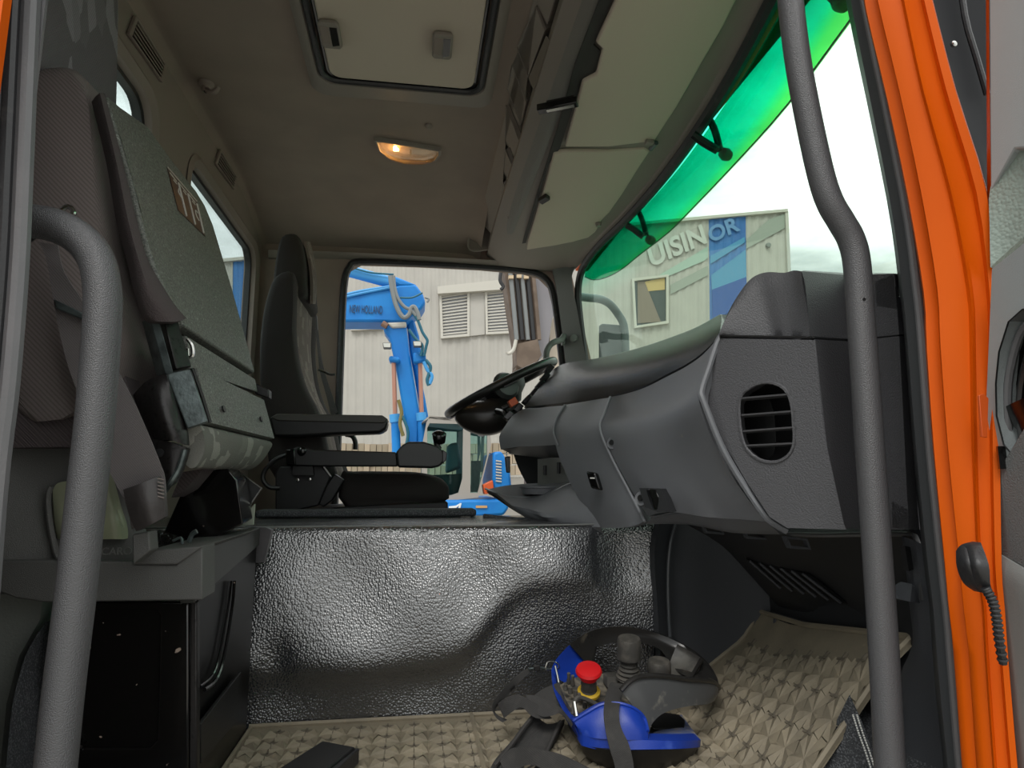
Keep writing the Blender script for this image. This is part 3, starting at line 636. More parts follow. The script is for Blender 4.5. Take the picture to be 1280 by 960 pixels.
v = MB().loft([[p+V((.004, .006, 0)) for p in vh], [p+V((.03, .10, 0)) for p in vh]], caps=False).add([p+V((.03, .10, 0)) for p in vh], [tuple(range(len(vh)))]).build('vent', blk, t)
for (a, b) in (((924,499),(984,494)), ((924,520),(990,515)), ((926,540),(992,535)), ((930,558),(991,555))):
    A = ep(*a, -.004); B = ep(*b, -.004); d = (B-A)
    MB().obox((A+B)/2, d/2, V((.002, .007, -.001)), V((0, 0, .0013))).build('slat', mat('vent slat', srgb(70,70,72), .35), v)
MB().obox(ep(975, 530, -.03), V((.001, .002, .03)), V((.004, .012, 0)), V((.0012, 0, 0))).build('vane', footw, v)
# rim strip around the left edge of the end panel
MB().tube([(903,418,.985),(896,430,.985),(886,460,.985),(877,488,.985),(880,503,.98),(903,560,.97),(931,608,.96),(957,645,.945),(970,656,.94),(984,664,.935)], .0055, 8, 4).build('panel_rim', dash_grey, t)
face('end_facet', [[(1019,424,y2),(1034,560,y2),(1056,660,y2)], [(1062,427,y3),(1068,560,y3),(1080,662,y3)]], dash_soft, kv=1, off=(0, .03, 0))
face('end_facet', [[(1061,427,y3),(1067,560,y3),(1079,662,y3)], [(1124,420,y4),(1131,560,y4),(1136,662,y4)]], dash_soft, kv=1, off=(0, .03, 0))
face('end_facet', [[(1124,420,y4),(1131,560,y4),(1136,662,y4)], [(1142,420,.84),(1152,560,.84),(1161,662,.84)]], dash_soft, kv=1, off=(0, .03, 0))
# upper corner pad
u1 = [(900,419,.97),(906,400,.97),(918,376,.965),(935,352,.955),(948,343,.945),(962,340,.93),(980,341,.91),(992,338,.895),(1002,339,.87)]
u1b = [(900,419,.97),(915,419,.96),(932,419,.948),(950,419,.935),(966,420,.925),(980,420,.905),(992,420,.89),(1004,421,.87),(1014,421,.853)]
face('corner_pad', [u1b, [((a[0]+b[0])/2, (a[1]+b[1])/2, (a[2]+b[2])/2-.004) for a, b in zip(u1, u1b)], u1, [q(p)+V((.05, .05, -.008)) for p in u1]], dash_soft, off=(.012, .02, -.01))
face('corner_pad_facet', [[(1002,339,.87),(1007,360,.865),(1012,420,.853)], [(1060,344,.92),(1062,370,.915),(1063,424,.90)]], dash_soft, kv=1, off=(0, .04, 0))
face('corner_pad_facet', [[(1060,344,.92),(1062,370,.915),(1063,424,.90)], [(1118,342,.81),(1120,370,.81),(1124,418,.80)]], dash_soft, kv=1, off=(0, .04, 0))
face('corner_pad_facet', [[(1118,342,.81),(1120,370,.81),(1124,418,.80)], [(1135,344,.85),(1138,370,.85),(1142,418,.84)]], dash_soft, kv=1, off=(0, .04, 0))
face('corner_pad_top', [[(1002,339,.87),(1060,344,.92),(1118,342,.81),(1135,344,.85)], [(1004,338,1.02),(1055,341,1.04),(1095,341,1.0),(1125,342,.98)]], dash_soft, kv=1, ku=1, off=(0, 0, -.02))
MB().tube([(901,420,.972),(1018,422,.853),(1062,426,.903),(1123,419,.803),(1142,418,.843)], .002, 6, 1).build('joint', blk, t)

# lower footwell trim
t = thing('footwell_trim', 'dark plastic trim with slotted grille under the dashboard', 'trim panel', V((.7, 1.1, .2)))
face('upper_shelf', [[(848,650,1.30),(880,654,1.24),(930,664,1.14),(985,668,1.02),(1085,668,.93),(1140,670,.86)], [(900,680,1.34),(915,690,1.30),(950,705,1.22),(1010,700,1.10),(1090,705,1.0),(1142,690,.90)], [(935,716,1.34),(950,728,1.31),(975,740,1.27),(1040,752,1.18),(1095,768,1.05),(1142,720,.92)], [(972,757,1.36),(985,762,1.34),(1010,770,1.28),(1050,785,1.2),(1098,800,1.08),(1148,808,.93)]], footd, parent=t, off=(.01, .02, .01))
MB().tube([(984,668,1.00),(1030,669,.95),(1085,668,.91),(1135,668,.85),(1146,676,.83),(1150,700,.83),(1153,750,.83)], .004, 8, 4).build('edge_lip', mat('trim edge', srgb(74,74,74), .4), t)
gs = V((0, 0, 0))
GB = [(931,694,1.262),(1008,712,1.16),(1056,748,1.15),(968,727,1.262)]
GP = [q(p)+V((-.01, -.025, -.006)) for p in GB]
gr = MB().prism(GP, (.004, .008, .004)).build('grille', blk, t)
for k in range(6):
    a = (k+.3)/6; A = GP[0].lerp(GP[1], a)+V((-.003, -.006, 0)); B = GP[3].lerp(GP[2], a)+V((-.003, -.006, 0))
    MB().tube([A, B], .0028, 6, 1).build('slat', footw, gr)
for px, py, Y in ((886,658,1.20), (937,664,1.11), (990,675,1.0)):
    c = q((px, py, Y))+V((0, -.012, -.004)); o = MB().plate([c+V((-.02, 0, .011)), c+V((.02, 0, .007)), c+V((.026, 0, -.011)), c+V((-.012, 0, -.008))], [[c+V((-.014, 0, .007)), c+V((.017, 0, .004)), c+V((.021, 0, -.007)), c+V((-.009, 0, -.004))]], (0, .01, 0)).build('clip', footw, t)
face('door_side_trim', [[(1132,672,.84),(1136,700,.84),(1142,760,.84),(1146,810,.85),(1128,860,.9),(1120,980,.9)], [(1152,680,.82),(1156,710,.82),(1162,760,.82),(1170,830,.82),(1176,900,.82),(1188,990,.82)], [(1168,700,.80),(1173,730,.80),(1180,780,.80),(1186,850,.80),(1193,920,.80),(1204,1000,.80)]], footw, parent=t, off=(.01, .02, 0), kv=3)
MB().sheet([[(1128,738,.83),(1140,730,.825),(1146,742,.82)], [(1124,750,.83),(1138,752,.81),(1150,754,.82)]], (0, .02, 0), 3, 3).build('bump_stop', footw, t)
MB().prism([(1131,682,.825),(1138,684,.825),(1142,712,.825),(1136,714,.825)], (0, .01, 0)).build('slot', blk, t)
# bulkhead & footwell side panel
MB().sheet([[(975,756,1.38),(1010,772,1.30),(1060,790,1.18),(1100,802,1.08),(1150,812,.95)], [(972,812,1.38),(1020,836,1.22),(1068,858,1.04),(1105,870,.96),(1160,880,.88)], [(975,830,1.38),(1030,880,1.2),(1080,930,1.02),(1120,990,.92),(1180,1010,.86)]], (.02, .02, 0), 3, 2).build('wall_front', footd, kind='structure')
o = MB().tube([(970,774,1.355),(969,790,1.355),(967,808,1.355)], .006, 8, 2).build('trim_26', footw, kind='structure')
MB().box((.80, .78, .0), (.86, 2.85, .75)).build('wall_front', footd, kind='structure')
side = MB().sheet([[(826,648,1.385),(846,648,1.43),(872,654,1.43),(900,672,1.43),(935,712,1.42),(978,756,1.40)], [(818,690,1.39),(836,700,1.425),(870,712,1.43),(900,720,1.43),(938,750,1.42),(975,778,1.40)], [(822,760,1.39),(838,770,1.425),(870,780,1.43),(905,786,1.43),(940,794,1.42),(972,800,1.40)], [(826,830,1.39),(842,840,1.425),(870,852,1.42),(900,850,1.42),(938,835,1.41),(970,818,1.395)], [(830,900,1.39),(845,900,1.42),(872,890,1.42),(902,872,1.41),(940,850,1.41),(972,835,1.39)]], (0, .03, 0), 3, 3)
side.build('trim_27', footw, kind='structure')
MB().tube([(846,650,1.41),(838,680,1.405),(835,720,1.405),(836,770,1.405),(840,830,1.405)], .004, 8, 4).build('trim_28', mat('edge sheen', srgb(74,77,80), .35), kind='structure')  # pale tube painted as the highlight along the panel edge

# ================================================================== ENGINE TUNNEL
def tun(x, z):
    zb = .11+.17*(1/(1+math.exp(-(x-.16)/.035)))-(.03 if x > .4 else 0)      # crease height
    s = 1/(1+math.exp(-(z-zb)/.016))
    y_up = 1.393+.20*max(0, z-zb)
    y_dn = 1.432-.02*z/.1*.3
    y = y_dn*(1-s)+y_up*s
    y += .028*math.exp(-((x-.46)/.09)**2)*s
    y -= .022*math.exp(-((x+.32)/.07)**2)*(1-s)*0
    y += .006*math.sin(x*21+1)*math.sin(z*17)
    y += .010*math.exp(-((x+.27)/.03)**2-((z-.14)/.04)**2)
    return y
t = thing('engine_cover', 'engine tunnel covered in grained black vinyl between the seats', 'engine cover', V((0, 1.7, 0)))
xs = [-.70+i*1.245/130 for i in range(131)]; zs = [i*.385/56 for i in range(57)]
rows = [[V((x, tun(x, z), z)) for x in xs] for z in zs]
rows += [[V((x, tun(x, .385)+.003+dy, .385+dz)) for x in xs] for dy, dz in ((.0, .006), (.004, .012), (.012, .015), (.03, .016), (.12, .017), (.35, .019))]
MB().sheet(rows, (0, .02, -.01), 1, 1).build('cover', vinyl, t, smooth=80)
MB().tube([V((x, tun(x, .385)+.004, .4015-.0003)) for x in xs[::8]], .0016, 6, 1).build('edge_piping', mat('pale cover edge', srgb(120,122,120), .3), t)  # thin paler line along the top edge of the cover
o = MB().box((-.40, 1.72, .405), (.16, 1.80, .424)).build('rear_mat_strip', carpet, t, bevel=.006)
MB().tube([(605,646,1.70),(640,650,1.66),(700,653,1.60),(740,656,1.55)], .008, 8, 4).build('tray_gasket', carpet, t)
MB().prism([V((-.30, 1.395, .335)), V((-.285, 1.385, .40)), V((-.30, 1.385, .405)), V((-.335, 1.41, .405)), V((-.335, 1.41, .33))], (.0, .012, 0)).build('corner_strip', rubber_l, t, bevel=.002)

# ================================================================== FLOOR MAT (moulded star pattern)
def floor_z(x, y):
    pts = [(-.72, 0), (.40, 0), (.56, .012), (.74, .13+.08*max(0, min(1, (1.3-y)/.35))), (.86, .30)]
    for (a, za), (b, zb) in zip(pts, pts[1:]):
        if x <= b: return za+(zb-za)*(x-a)/(b-a)
    return .3
t = thing('rubber_floor_mat', 'tan moulded rubber floor mat with star pattern, bent up the toe board', 'floor mat', V((.2, 1.2, .01)))
def mx_(u, v):     # u: along X in metres from left edge, v: 0..1 near -> far
    x = -.315+u
    return x
cell = .052
verts = []; faces = []
def mpt(x, y, h): 
    z = floor_z(x, y)+.012
    # ease the bend
    return V((x, y, z+h))
nx_, ny_ = 21, 9
x0, y0 = -.305, .965
rnd = random.Random(3)
for i in range(nx_):
    for j in range(ny_):
        cx, cy = x0+(i+.5)*cell, y0+(j+.5)*cell
        yr = 1.425 - (.012 if i > 15 else 0)
        if cy+cell/2 > yr or cx+cell/2 > .782: continue
        if cx > .55 and cy < .985: continue
        b = len(verts)
        verts.append(mpt(cx, cy, .0005))
        rim = []
        for k in range(16):
            a = 2*math.pi*k/16; c, s = math.cos(a), math.sin(a); m_ = max(abs(c), abs(s)); r = cell/2*.98/m_
            rim.append((cx+c*r, cy+s*r, (.0075 if k % 2 else .001) if k % 4 else -.001))
        for (px_, py_, h) in rim: verts.append(mpt(px_, py_, h+rnd.uniform(-.0008, .0008)))
        for (px_, py_, h) in rim: verts.append(mpt((px_-cx)*.45+cx, (py_-cy)*.45+cy, (.005 if h > .003 else .0008)))
        for k in range(16):
            k2 = (k+1) % 16
            faces.append((b+1+k, b+1+k2, b+17+k2, b+17+k)); faces.append((b, b+17+k, b+17+k2))
    # crosses at cell corners
m = MB(); m.add(verts, faces); o = m.build('star_relief', matm, t, smooth=0, kind='stuff')
base = MB()
bx = [-.318+i*(1.10)/60 for i in range(61)]
def ylim(x): return (.94 if x < .5 else .955)
base.sheet([[mpt(x, ylim(x)+(1.428-(.010 if x > .5 else 0)-ylim(x))*k/8, -.001) for x in bx if x < .785] for k in range(9)], (0, 0, -.009), 1, 1)
base.build('mat_base', matm, t, smooth=50)
rim_p = [mpt(x, 1.424, .002) for x in bx if x < .785]
MB().tube(rim_p, .0055, 6, 1).build('raised_rim', matm, t)
MB().tube([mpt(-.314, y, .001) for y in (.95, 1.1, 1.25, 1.42)], .005, 6, 1).build('raised_rim', matm, t)
MB().tube([mpt(.782, y, .002) for y in (.96, 1.1, 1.25, 1.42)], .0055, 6, 1).build('raised_rim', matm, t)
MB().tube([mpt(x, .958, .002) for x in bx if .5 < x < .785], .0055, 6, 1).build('raised_rim', matm, t)
MB().tube([mpt(.125, y, .004) for y in (.95, 1.1, 1.25, 1.424)], .0045, 6, 1).build('cross_ridge', matm, t)
crosses = MB()
for i in range(nx_+1):
    for j in range(ny_+1):
        X_, Y_ = x0+i*cell, y0+j*cell
        if Y_ > 1.40 or X_ > .76 or Y_ < .98: continue
        if i == 0: continue
        c = mpt(X_, Y_, .003); e1 = (mpt(X_+.01, Y_, .003)-c)*1.1; e2_ = (mpt(X_, Y_+.01, .003)-c)*1.1; u3 = e1.cross(e2_).normalized()*.0022
        crosses.obox(c, e1, e2_*.16, u3).obox(c, e1*.16, e2_, u3)
crosses.build('cross_studs', mat('darker mat studs', srgb(104,97,84), .8), t, smooth=0, kind='stuff')  # crosses in a darker tone than the mat around them
# visible stitches of the floor covering at the right
for off in (0, 5):
    A = [(1071+off*0-off, 893, .93), (1078-off, 915, .92), (1087-off, 940, .91), (1095-off, 965, .90)]
    P = smooth_path([q(p) for p in A], 8)
    if off == 0: st = thing('stitched_floor_edge', 'double row of white stitching on the black floor covering beside the mat', 'stitching', P[0])
    for k in range(0, len(P)-1): MB().tube([P[k], P[k].lerp(P[k+1], .75)], .0012, 5, 1).build('stitch', thread, st)
MB().sheet([[(1062,868,.95),(1072,890,.94),(1084,920,.93),(1100,970,.92)], [(1046,900,.97),(1040,930,.97),(1020,960,.98),(1010,990,.98)]], (0, 0, -.01), 3, 2).build('floor_covering', carpet, st)
# black block on the mat
t = thing('black_block', 'black rubber block lying on the tan mat at the bottom edge', 'block', PZ(395, 960, .02))
A = [PZ(345,962,.05), PZ(403,925,.05), PZ(445,933,.05), PZ(392,975,.05)]
MB().prism(A, (0, 0, -.035)).build('body', blk, t, bevel=.004)
MB().prism([A[1].lerp(A[2], .9)+V((.001,0,-.004)), A[1].lerp(A[2], .9)+V((.012,.0,-.004)), A[3].lerp(A[2], .1)+V((.012,0,-.004)), A[3]+V((.0,0,-.004))], (0, 0, -.025)).build('end_lip', rubber, t, bevel=.002)

# ================================================================== PASSENGER SEAT
t = thing('passenger_chair', 'folding passenger seat with patterned backrest, its cushion flipped up against it', 'seat', V((-.5, 1.2, 0)))
# patterned backrest
def bring(y, w, xo=0):   # profile ring in XZ at depth y
    return [V((-.66-w*.5+xo*1, y, .45)), V((-.60+w*.5, y, .45)), V((-.575+w*.5, y, .8)), V((-.585+w*.4, y, 1.1)), V((-.60+w*.3, y, 1.35)), V((-.62+w*.2, y, 1.54)), V((-.66, y, 1.58)), V((-.69-w*.1, y, 1.5)), V((-.69-w*.3, y, 1.1)), V((-.68-w*.5, y, .8))]
rings = []
for y, w in ((.80, -.04), (.815, .0), (.85, .02), (.92, .02), (1.0, .01), (1.1, .01), (1.18, .02), (1.24, .01), (1.262, -.02), (1.27, -.05)): rings.append(smooth_path(bring(y, w), 3, True))
MB().loft(rings).build('backrest', fab_pat, t, smooth=70)
# flipped cushion, plain cloth
def cush(y, s):
    P = [V((-.575-s, y, .60)), V((-.47+s*.2, y, .60)), V((-.435+s*.2, y, .70)), V((-.475+s*.2, y, .9)), V((-.505, y, 1.06)), V((-.525, y, 1.12+s)), V((-.56, y, 1.135+s)), V((-.60, y, 1.11+s)), V((-.622-s, y, 1.0)), V((-.625-s, y, .8))]
    return smooth_path(P, 3, True)
MB().loft([cush(.985, -.03), cush(.99, -.012), cush(1.005, 0), cush(1.06, .004), cush(1.2, .004), cush(1.38, .0), cush(1.40, -.02)]).build('cushion', fab_dark, t, smooth=70)
# side panel below (dark cloth) seen left of the belt
MB().sheet([[(20,250,.99),(16,340,.99),(14,430,.99),(12,500,.99),(10,560,.99)], [(60,260,1.0),(66,340,1.0),(84,430,1.0),(98,500,1.0),(110,560,1.0)], [(110,300,1.03),(120,380,1.03),(150,450,1.03),(170,520,1.03),(180,580,1.03)]], (0, .05, 0), 4, 3).build('side_bolster', fab_side, t)
# speckled board
bd = [(133,120,1.0),(136,121,1.01),(150,133,1.06),(185,158,1.18),(215,200,1.28),(245,238,1.38),(256,256,1.41),(266,280,1.42),(290,360,1.42),(319,466,1.42),(232,408,1.06),(228,400,1.05),(198,345,1.04),(183,300,1.02),(162,215,1.005)]
bn = (q((319,466,1.42))-q((132,119,1.01))).cross(q((256,256,1.41))-q((132,119,1.01))).normalized()
if bn.x < 0: bn = -bn
bp0 = q((132,119,1.01))
def BD(px, py, o=0): return PN(px, py, bp0, bn)+bn*o
bpt = [BD(a, b) for a, b, _ in bd]
MB().plate(bpt, [], -bn*.02).build('upper_board', board, t, bevel=.004)
# flocked edge along the near side of the board
MB().sheet([[(119,121,.975),(138,200,.975),(150,270,.975),(163,320,.975),(175,370,.975),(187,398,.98),(204,402,.98)], [(125,116,.965),(145,200,.965),(159,270,.965),(172,320,.967),(188,366,.97),(208,392,.98),(221,402,.99)], [(131,117,.985),(153,200,.985),(170,270,.985),(183,320,.988),(199,350,.995),(218,380,1.01),(233,398,1.03)]], (-.012, .015, 0), 4, 3).build('edge_trim', board_felt, t, smooth=60)
# steel links
MB().prism([(205,402,1.0),(222,399,1.02),(240,458,1.02),(220,462,1.0)], (-.02, .03, 0)).build('link', steel_d, t, bevel=.002)
MB().prism([(188,398,.995),(200,404,.995),(217,466,.995),(207,468,.995)], (-.02, .02, 0)).build('link', steel, t, bevel=.001)
MB().tube([(234,424,1.03),(240,432,1.03),(241,444,1.03),(236,446,1.03),(235,436,1.03)], .003, 6, 3).build('spring_clip', chrome, t)
# lower flap
MB().prism([(233,420,1.06),(319,474,1.42),(322,490,1.42),(239,462,1.06)], (-.015, .0, 0)).build('hinge_strip', board, t, bevel=.001)
o = MB().prism([(240,460,1.05),(246,459,1.05),(330,500,1.42),(343,548,1.42),(262,528,1.05)], (-.04, .0, -.01)).build('lower_flap', board, t, bevel=.003)
for px, py, Y in ((279,511,1.12), (326,524,1.34)):
    MB().lathe(q((px, py, Y))+V((.0015, 0, 0)), (1, -.1, .3), [(0, -.002), (.006, -.002), (.006, .001), (0, .001)], 12).build('hole', blk, o)
MB().tube([(240,461,1.045),(252,495,1.045),(262,528,1.045)], .004, 6, 3).build('flap_edge', steel_d, t)
MB().prism([(207,467,.985),(238,461,.99),(260,527,.99),(234,536,.985)], (-.005, .02, 0)).build('side_plate', steel, t, bevel=.002)
# dark bracket shell
MB().sheet([[(166,494,1.0),(185,475,.985),(208,468,.98)], [(172,510,1.0),(195,500,.97),(217,498,.98)], [(182,535,1.0),(205,530,.965),(228,534,.98)], [(190,552,1.0),(212,550,.97),(231,556,.98)]], (0, .02, 0), 4, 3).build('bracket', steel_d, t, smooth=60)
MB().sheet([[(188,548,.99),(210,552,.98),(232,560,.985)], [(196,580,.99),(212,578,.98),(229,572,.985)], [(204,610,.99),(214,604,.98),(222,592,.985)]], (0, .02, 0), 4, 3).build('bracket_foot', steel_d, t)
MB().lathe((200,566,.978), (0, -1, 0), [(0, 0), (.006, 0), (.006, .003), (0, .003)], 12).build('bolt', blk, t)
MB().tube([(231,562,.98),(224,585,.98),(214,602,.98),(206,614,.99)], .004, 8, 4).build('guide_wire', chrome if False else steel, t)
# patterned roll under the flap
def rollp(Y, s=1): 
    return [q(p) for p in ((232,540,Y),(262,530,Y))]
R0 = [(232,536,1.02),(250,532,1.02),(256,560,1.02),(246,582,1.02),(236,584,1.02),(228,570,1.02)]
R1 = [(300,548,1.42),(338,552,1.42),(335,566,1.42),(322,582,1.42),(306,588,1.42),(296,575,1.42)]
a0 = smooth_path([q(p) for p in R0], 4, True); a1 = smooth_path([q(p) for p in R1], 4, True)
MB().loft([a0]+[[x.lerp(y, k/6) for x, y in zip(a0, a1)] for k in range(1, 6)]+[a1]).build('front_roll', roll_fab, t, smooth=70)
# side lever at the far side
MB().prism([(318,478,1.43),(336,487,1.43),(336,498,1.43),(318,492,1.43)], (0, .03, 0)).build('lever', blk, t, bevel=.003)
# sticker on the board
stk = MB().prism([BD(*p, .0015) for p in ((208,209),(245,252),(256,296),(222,263))], -bn*.001).build('warning_sticker', mat('brown warning sticker', srgb(62,44,38), .4), t)
wh = mat('sticker white', srgb(190,184,176), .5)
A, B, C_, D = [BD(*p, .002) for p in ((208,209),(245,252),(256,296),(222,263))]
def sp(u, v): return A.lerp(B, u).lerp(D.lerp(C_, u), v)
mk = MB()
for u in (.30, .62, .95): mk.tube([sp(u-.0, .12), sp(u-.02, .95)], .0022, 5, 1)
for u in (.04, .36, .68): mk.tube([sp(u, .1), sp(u+.12, .12), sp(u+.2, .14)], .0012, 5, 1); mk.tube([sp(u+.08, .20), sp(u+.18, .22)], .001, 5, 1)
mk.tube([sp(.26, .3), sp(.20, .42), sp(.27, .5)], .0013, 5, 3); mk.tube([sp(.90, .42), sp(.80, .42), sp(.78, .58), sp(.86, .66)], .0013, 5, 3); mk.tube([sp(0, 0), sp(1, 0)], .0011, 5, 1)
mk.build('pictogram', wh, stk)
# grey shell around the seat base
sh = MB().sheet([
    [(-30,528,1.0),(20,528,1.02),(60,532,1.03),(100,534,1.04),(110,550,1.04),(128,575,1.04),(140,600,1.04),(165,660,1.04),(183,682,1.04)],
    [(-30,580,1.0),(20,580,1.02),(60,585,1.03),(100,590,1.035),(112,600,1.035),(130,620,1.035),(145,640,1.035),(168,675,1.035),(186,690,1.035)],
    [(-30,640,1.0),(20,645,1.015),(60,650,1.025),(100,655,1.03),(115,660,1.03),(135,668,1.03),(150,675,1.03),(170,688,1.03),(188,698,1.03)],
    [(-30,700,1.0),(20,704,1.01),(60,704,1.02),(100,704,1.02),(118,704,1.02),(138,704,1.02),(155,704,1.02),(175,704,1.02),(190,704,1.02)]], (0, .04, 0), 3, 3).build('base_shell', shell_m, t, smooth=60)
MB().prism([(-30,700,1.0),(166,702,1.0),(166,706,1.0),(220,706,1.0),(236,684,1.0),(253,683,1.0),(253,750,1.0),(54,753,1.0),(20,748,1.0),(-6,738,1.0),(-30,735,1.0)], (0, .06, 0)).build('base_ledge', shell_m, t, bevel=.004)
MB().prism([(183,688,.995),(240,684,.995),(253,683,.995),(221,706,.995),(166,706,.995)], (0, .3, 0)).build('base_top', shell_m, t, bevel=.002)
hp = MB().sheet([[(66,612,1.022),(72,604,1.022),(90,600,1.018),(110,592,1.018),(126,588,1.018),(134,590,1.022)], [(66,640,1.02),(75,640,1.012),(95,638,1.008),(118,636,1.006),(138,630,1.006),(146,634,1.02)], [(68,662,1.02),(78,662,1.008),(98,660,1.004),(122,656,1.0),(144,652,1.0),(153,656,1.018)], [(72,674,1.022),(82,674,1.012),(100,674,1.01),(124,674,1.008),(146,674,1.008),(155,674,1.02)]], (0, .015, 0), 3, 3).build('release_handle', olive, t, smooth=60)
MB().tube([(64,608,1.015),(60,620,1.015),(62,650,1.015),(70,690,1.015),(76,700,1.015)], .004, 8, 4).build('handle_surround', shell_m, t)
text('embossed_lettering', 'RECARO', mat('embossed plastic', srgb(104,104,102), .4), (112,694,1.006), (1, 0, 0), (0, 0, 1), .055, t, .0015)
# black steel box
MB().prism([(66,752,1.03),(240,752,1.03),(240,965,1.03),(55,965,1.03)], (0, .02, 0)).build('base_box', gloss_bl, t, bevel=.003)
MB().plate([PY(88,752,1.024), PY(236,752,1.024), PY(236,965,1.024), PY(84,965,1.024)], [[PY(106,770,1.024), PY(112,762,1.024), PY(194,762,1.024), PY(200,770,1.024), PY(196,925,1.024), PY(186,936,1.024), PY(100,936,1.024), PY(92,928,1.024)]], (0, .008, 0)).build('pressed_frame', gloss_bl, t, bevel=.003)
MB().tube([(106,765,1.022),(104,800,1.022),(98,860,1.022),(94,925,1.022),(102,934,1.022)], .0025, 6, 3).build('panel_edge', steel_d, t)
MB().prism([(238,752,1.025),(246,752,1.025),(246,965,1.025),(236,965,1.025)], (0, .015, 0)).build('corner_post', steel_d, t, bevel=.002)
MB().prism([V((-.318, 1.03, .0)), V((-.318, 1.40, .0)), V((-.318, 1.40, .385)), V((-.318, 1.03, .385))], (-.012, 0, 0)).build('side_plate', mat('black side steel', srgb(12,12,12), .3, spec=.25), t, bevel=.002)
def sidep(px, py): return PX(px, py, -.312)
MB().tube([sidep(*p) for p in ((293,726),(290,760),(280,820),(270,850),(256,862))], .003, 6, 4).build('pressed_rib', gloss_bl, t)
MB().tube([sidep(*p) for p in ((289,726),(285,760),(274,820),(265,845),(250,858))], .0022, 6, 4).build('pressed_rib', gloss_bl, t)
MB().prism([sidep(246,905), sidep(297,840), sidep(294,900), sidep(246,955)], (.006, 0, 0)).build('lower_guard', blk, t, bevel=.001)
# rail to the tunnel
MB().prism([V((-.310, 1.01, .398)), V((-.310, 1.385, .405)), V((-.310, 1.385, .37)), V((-.310, 1.01, .325))], (-.02, 0, 0)).build('side_rail', mat('dark rail', srgb(52,52,50), .35, wear=(srgb(110,108,100), 80, .72, .76)), t, bevel=.002)
# black box above the rail
MB().prism([(248,588,1.20),(285,586,1.20),(296,600,1.20),(304,655,1.20),(250,680,1.20),(205,665,1.20),(225,620,1.20)], (-.02, .15, 0)).build('mechanism_cover', gloss_bl, t, bevel=.002)
MB().tube([(289,591,1.24),(293,610,1.24),(297,640,1.24),(296,656,1.24)], .005, 8, 4).build('chrome_lever', steel, t)
MB().prism([(228,590,1.12),(254,586,1.12),(232,612,1.12),(214,622,1.12)], (0, .06, 0)).build('cloth_flap', fab_side, t)
MB().tube([(236,678,1.06),(240,668,1.06),(246,664,1.06)], .004, 6, 3).tube([(216,676,1.05),(226,672,1.05),(228,680,1.05)], .002, 6, 3).build('wire_clip', steel, t)
# open manual between the seats
t = thing('document_folder', 'black folder standing between passenger seat and engine cover', 'folder', (310, 655, 1.34))
MB().prism([(299,590,1.36),(327,610,1.36),(300,650,1.36),(292,640,1.36),(292,600,1.36)], (0, .012, 0)).build('cover', blk, t, bevel=.002)
MB().tube([(300,591,1.355),(327,610,1.355),(300,650,1.355)], .002, 6, 1).build('edge_band', chrome, t)
MB().prism([(302,650,1.37),(318,630,1.37),(316,656,1.37),(300,657,1.37)], (0, .01, 0)).build('paper', mat('pale paper', srgb(150,156,142), .8), t)
# seat belt of the passenger
t = thing('passenger_seat_belt', 'grey webbing seat belt running down behind the left grab handle', 'seat belt', (150, 660, .96))
MB().sheet([[(48,302,.93),(58,325,.93),(66,372,.94),(80,440,.95),(100,500,.95),(122,560,.95),(142,600,.955),(158,632,.96),(164,662,.965)],
            [(72,306,.93),(80,340,.93),(108,385,.94),(140,450,.95),(166,500,.95),(186,545,.95),(200,580,.955),(206,600,.96),(208,640,.965)]], (0, .003, 0), 5, 2).build('webbing', belt, t)
o = MB().prism([(66,373,.935),(112,395,.935),(112,403,.935),(70,386,.935)], (0, .008, 0)).build('guide_bar', steel, t, bevel=.002)
MB().sheet([[(154,612,.945),(174,605,.935),(197,596,.945)], [(160,640,.945),(182,630,.93),(204,622,.945)], [(170,664,.95),(190,655,.94),(206,646,.95)]], (0, .012, 0), 4, 3).build('sleeve', mat('sleeve vinyl', srgb(66,62,62), .5, bump=('noise', 60, .8)), t)
mb = MB()
for k in range(6): mb.tube([(197,598+k*4.5,.94),(205,600+k*4.5,.942)], .0012, 5, 1)
mb.build('stitching', mat('dark thread', srgb(120,112,108), .8), t)
MB().prism([(165,668,.955),(186,664,.955),(188,688,.955),(166,706,.955)], (0, .03, 0)).build('anchor', shell_m, t, bevel=.002)
MB().tube([(76,264,.9),(85,258,.9),(92,266,.9),(84,276,.9)], .0035, 8, 4).build('chrome_guide', chrome, t)
MB().tube([(33,300,.9),(45,293,.9),(70,296,.92)], .006, 8, 3).build('upper_guide', blk, t)

# ================================================================== GRAB BARS
t = thing('grab_bar', 'curved grey grab handle rising at the left door edge, bent into the pillar', 'grab handle', (70, 960, .72), 'entry grab handles')
MB().tube([(-5,275,.73),(30,276,.72),(66,281,.72),(98,297,.72),(118,320,.72),(127,352,.72),(128,400,.72),(119,520,.72),(108,620,.72),(95,740,.72),(80,860,.72),(68,975,.72)], .0182, 20, 8).build('bar', bar_m, t)
t = thing('grab_bar', 'long grey grab handle crossing the dashboard end at the right door edge', 'grab handle', (1113, 960, .75), 'entry grab handles')
o = MB().tube([(984,-60,.75),(988,0,.75),(998,80,.75),(1013,160,.75),(1027,222,.75),(1038,254,.75),(1052,278,.75),(1064,300,.75),(1071,330,.75),(1076,400,.75),(1082,480,.75),(1090,600,.75),(1097,700,.75),(1105,820,.75),(1113,975,.75)], .0172, 20, 8).build('bar', bar_m, t)
MB().lathe((1080,374,.734), (0, -1, 0), [(0, -.002), (.002, -.002), (.002, .001), (0, .001)], 8).build('pin_hole', blk, t)

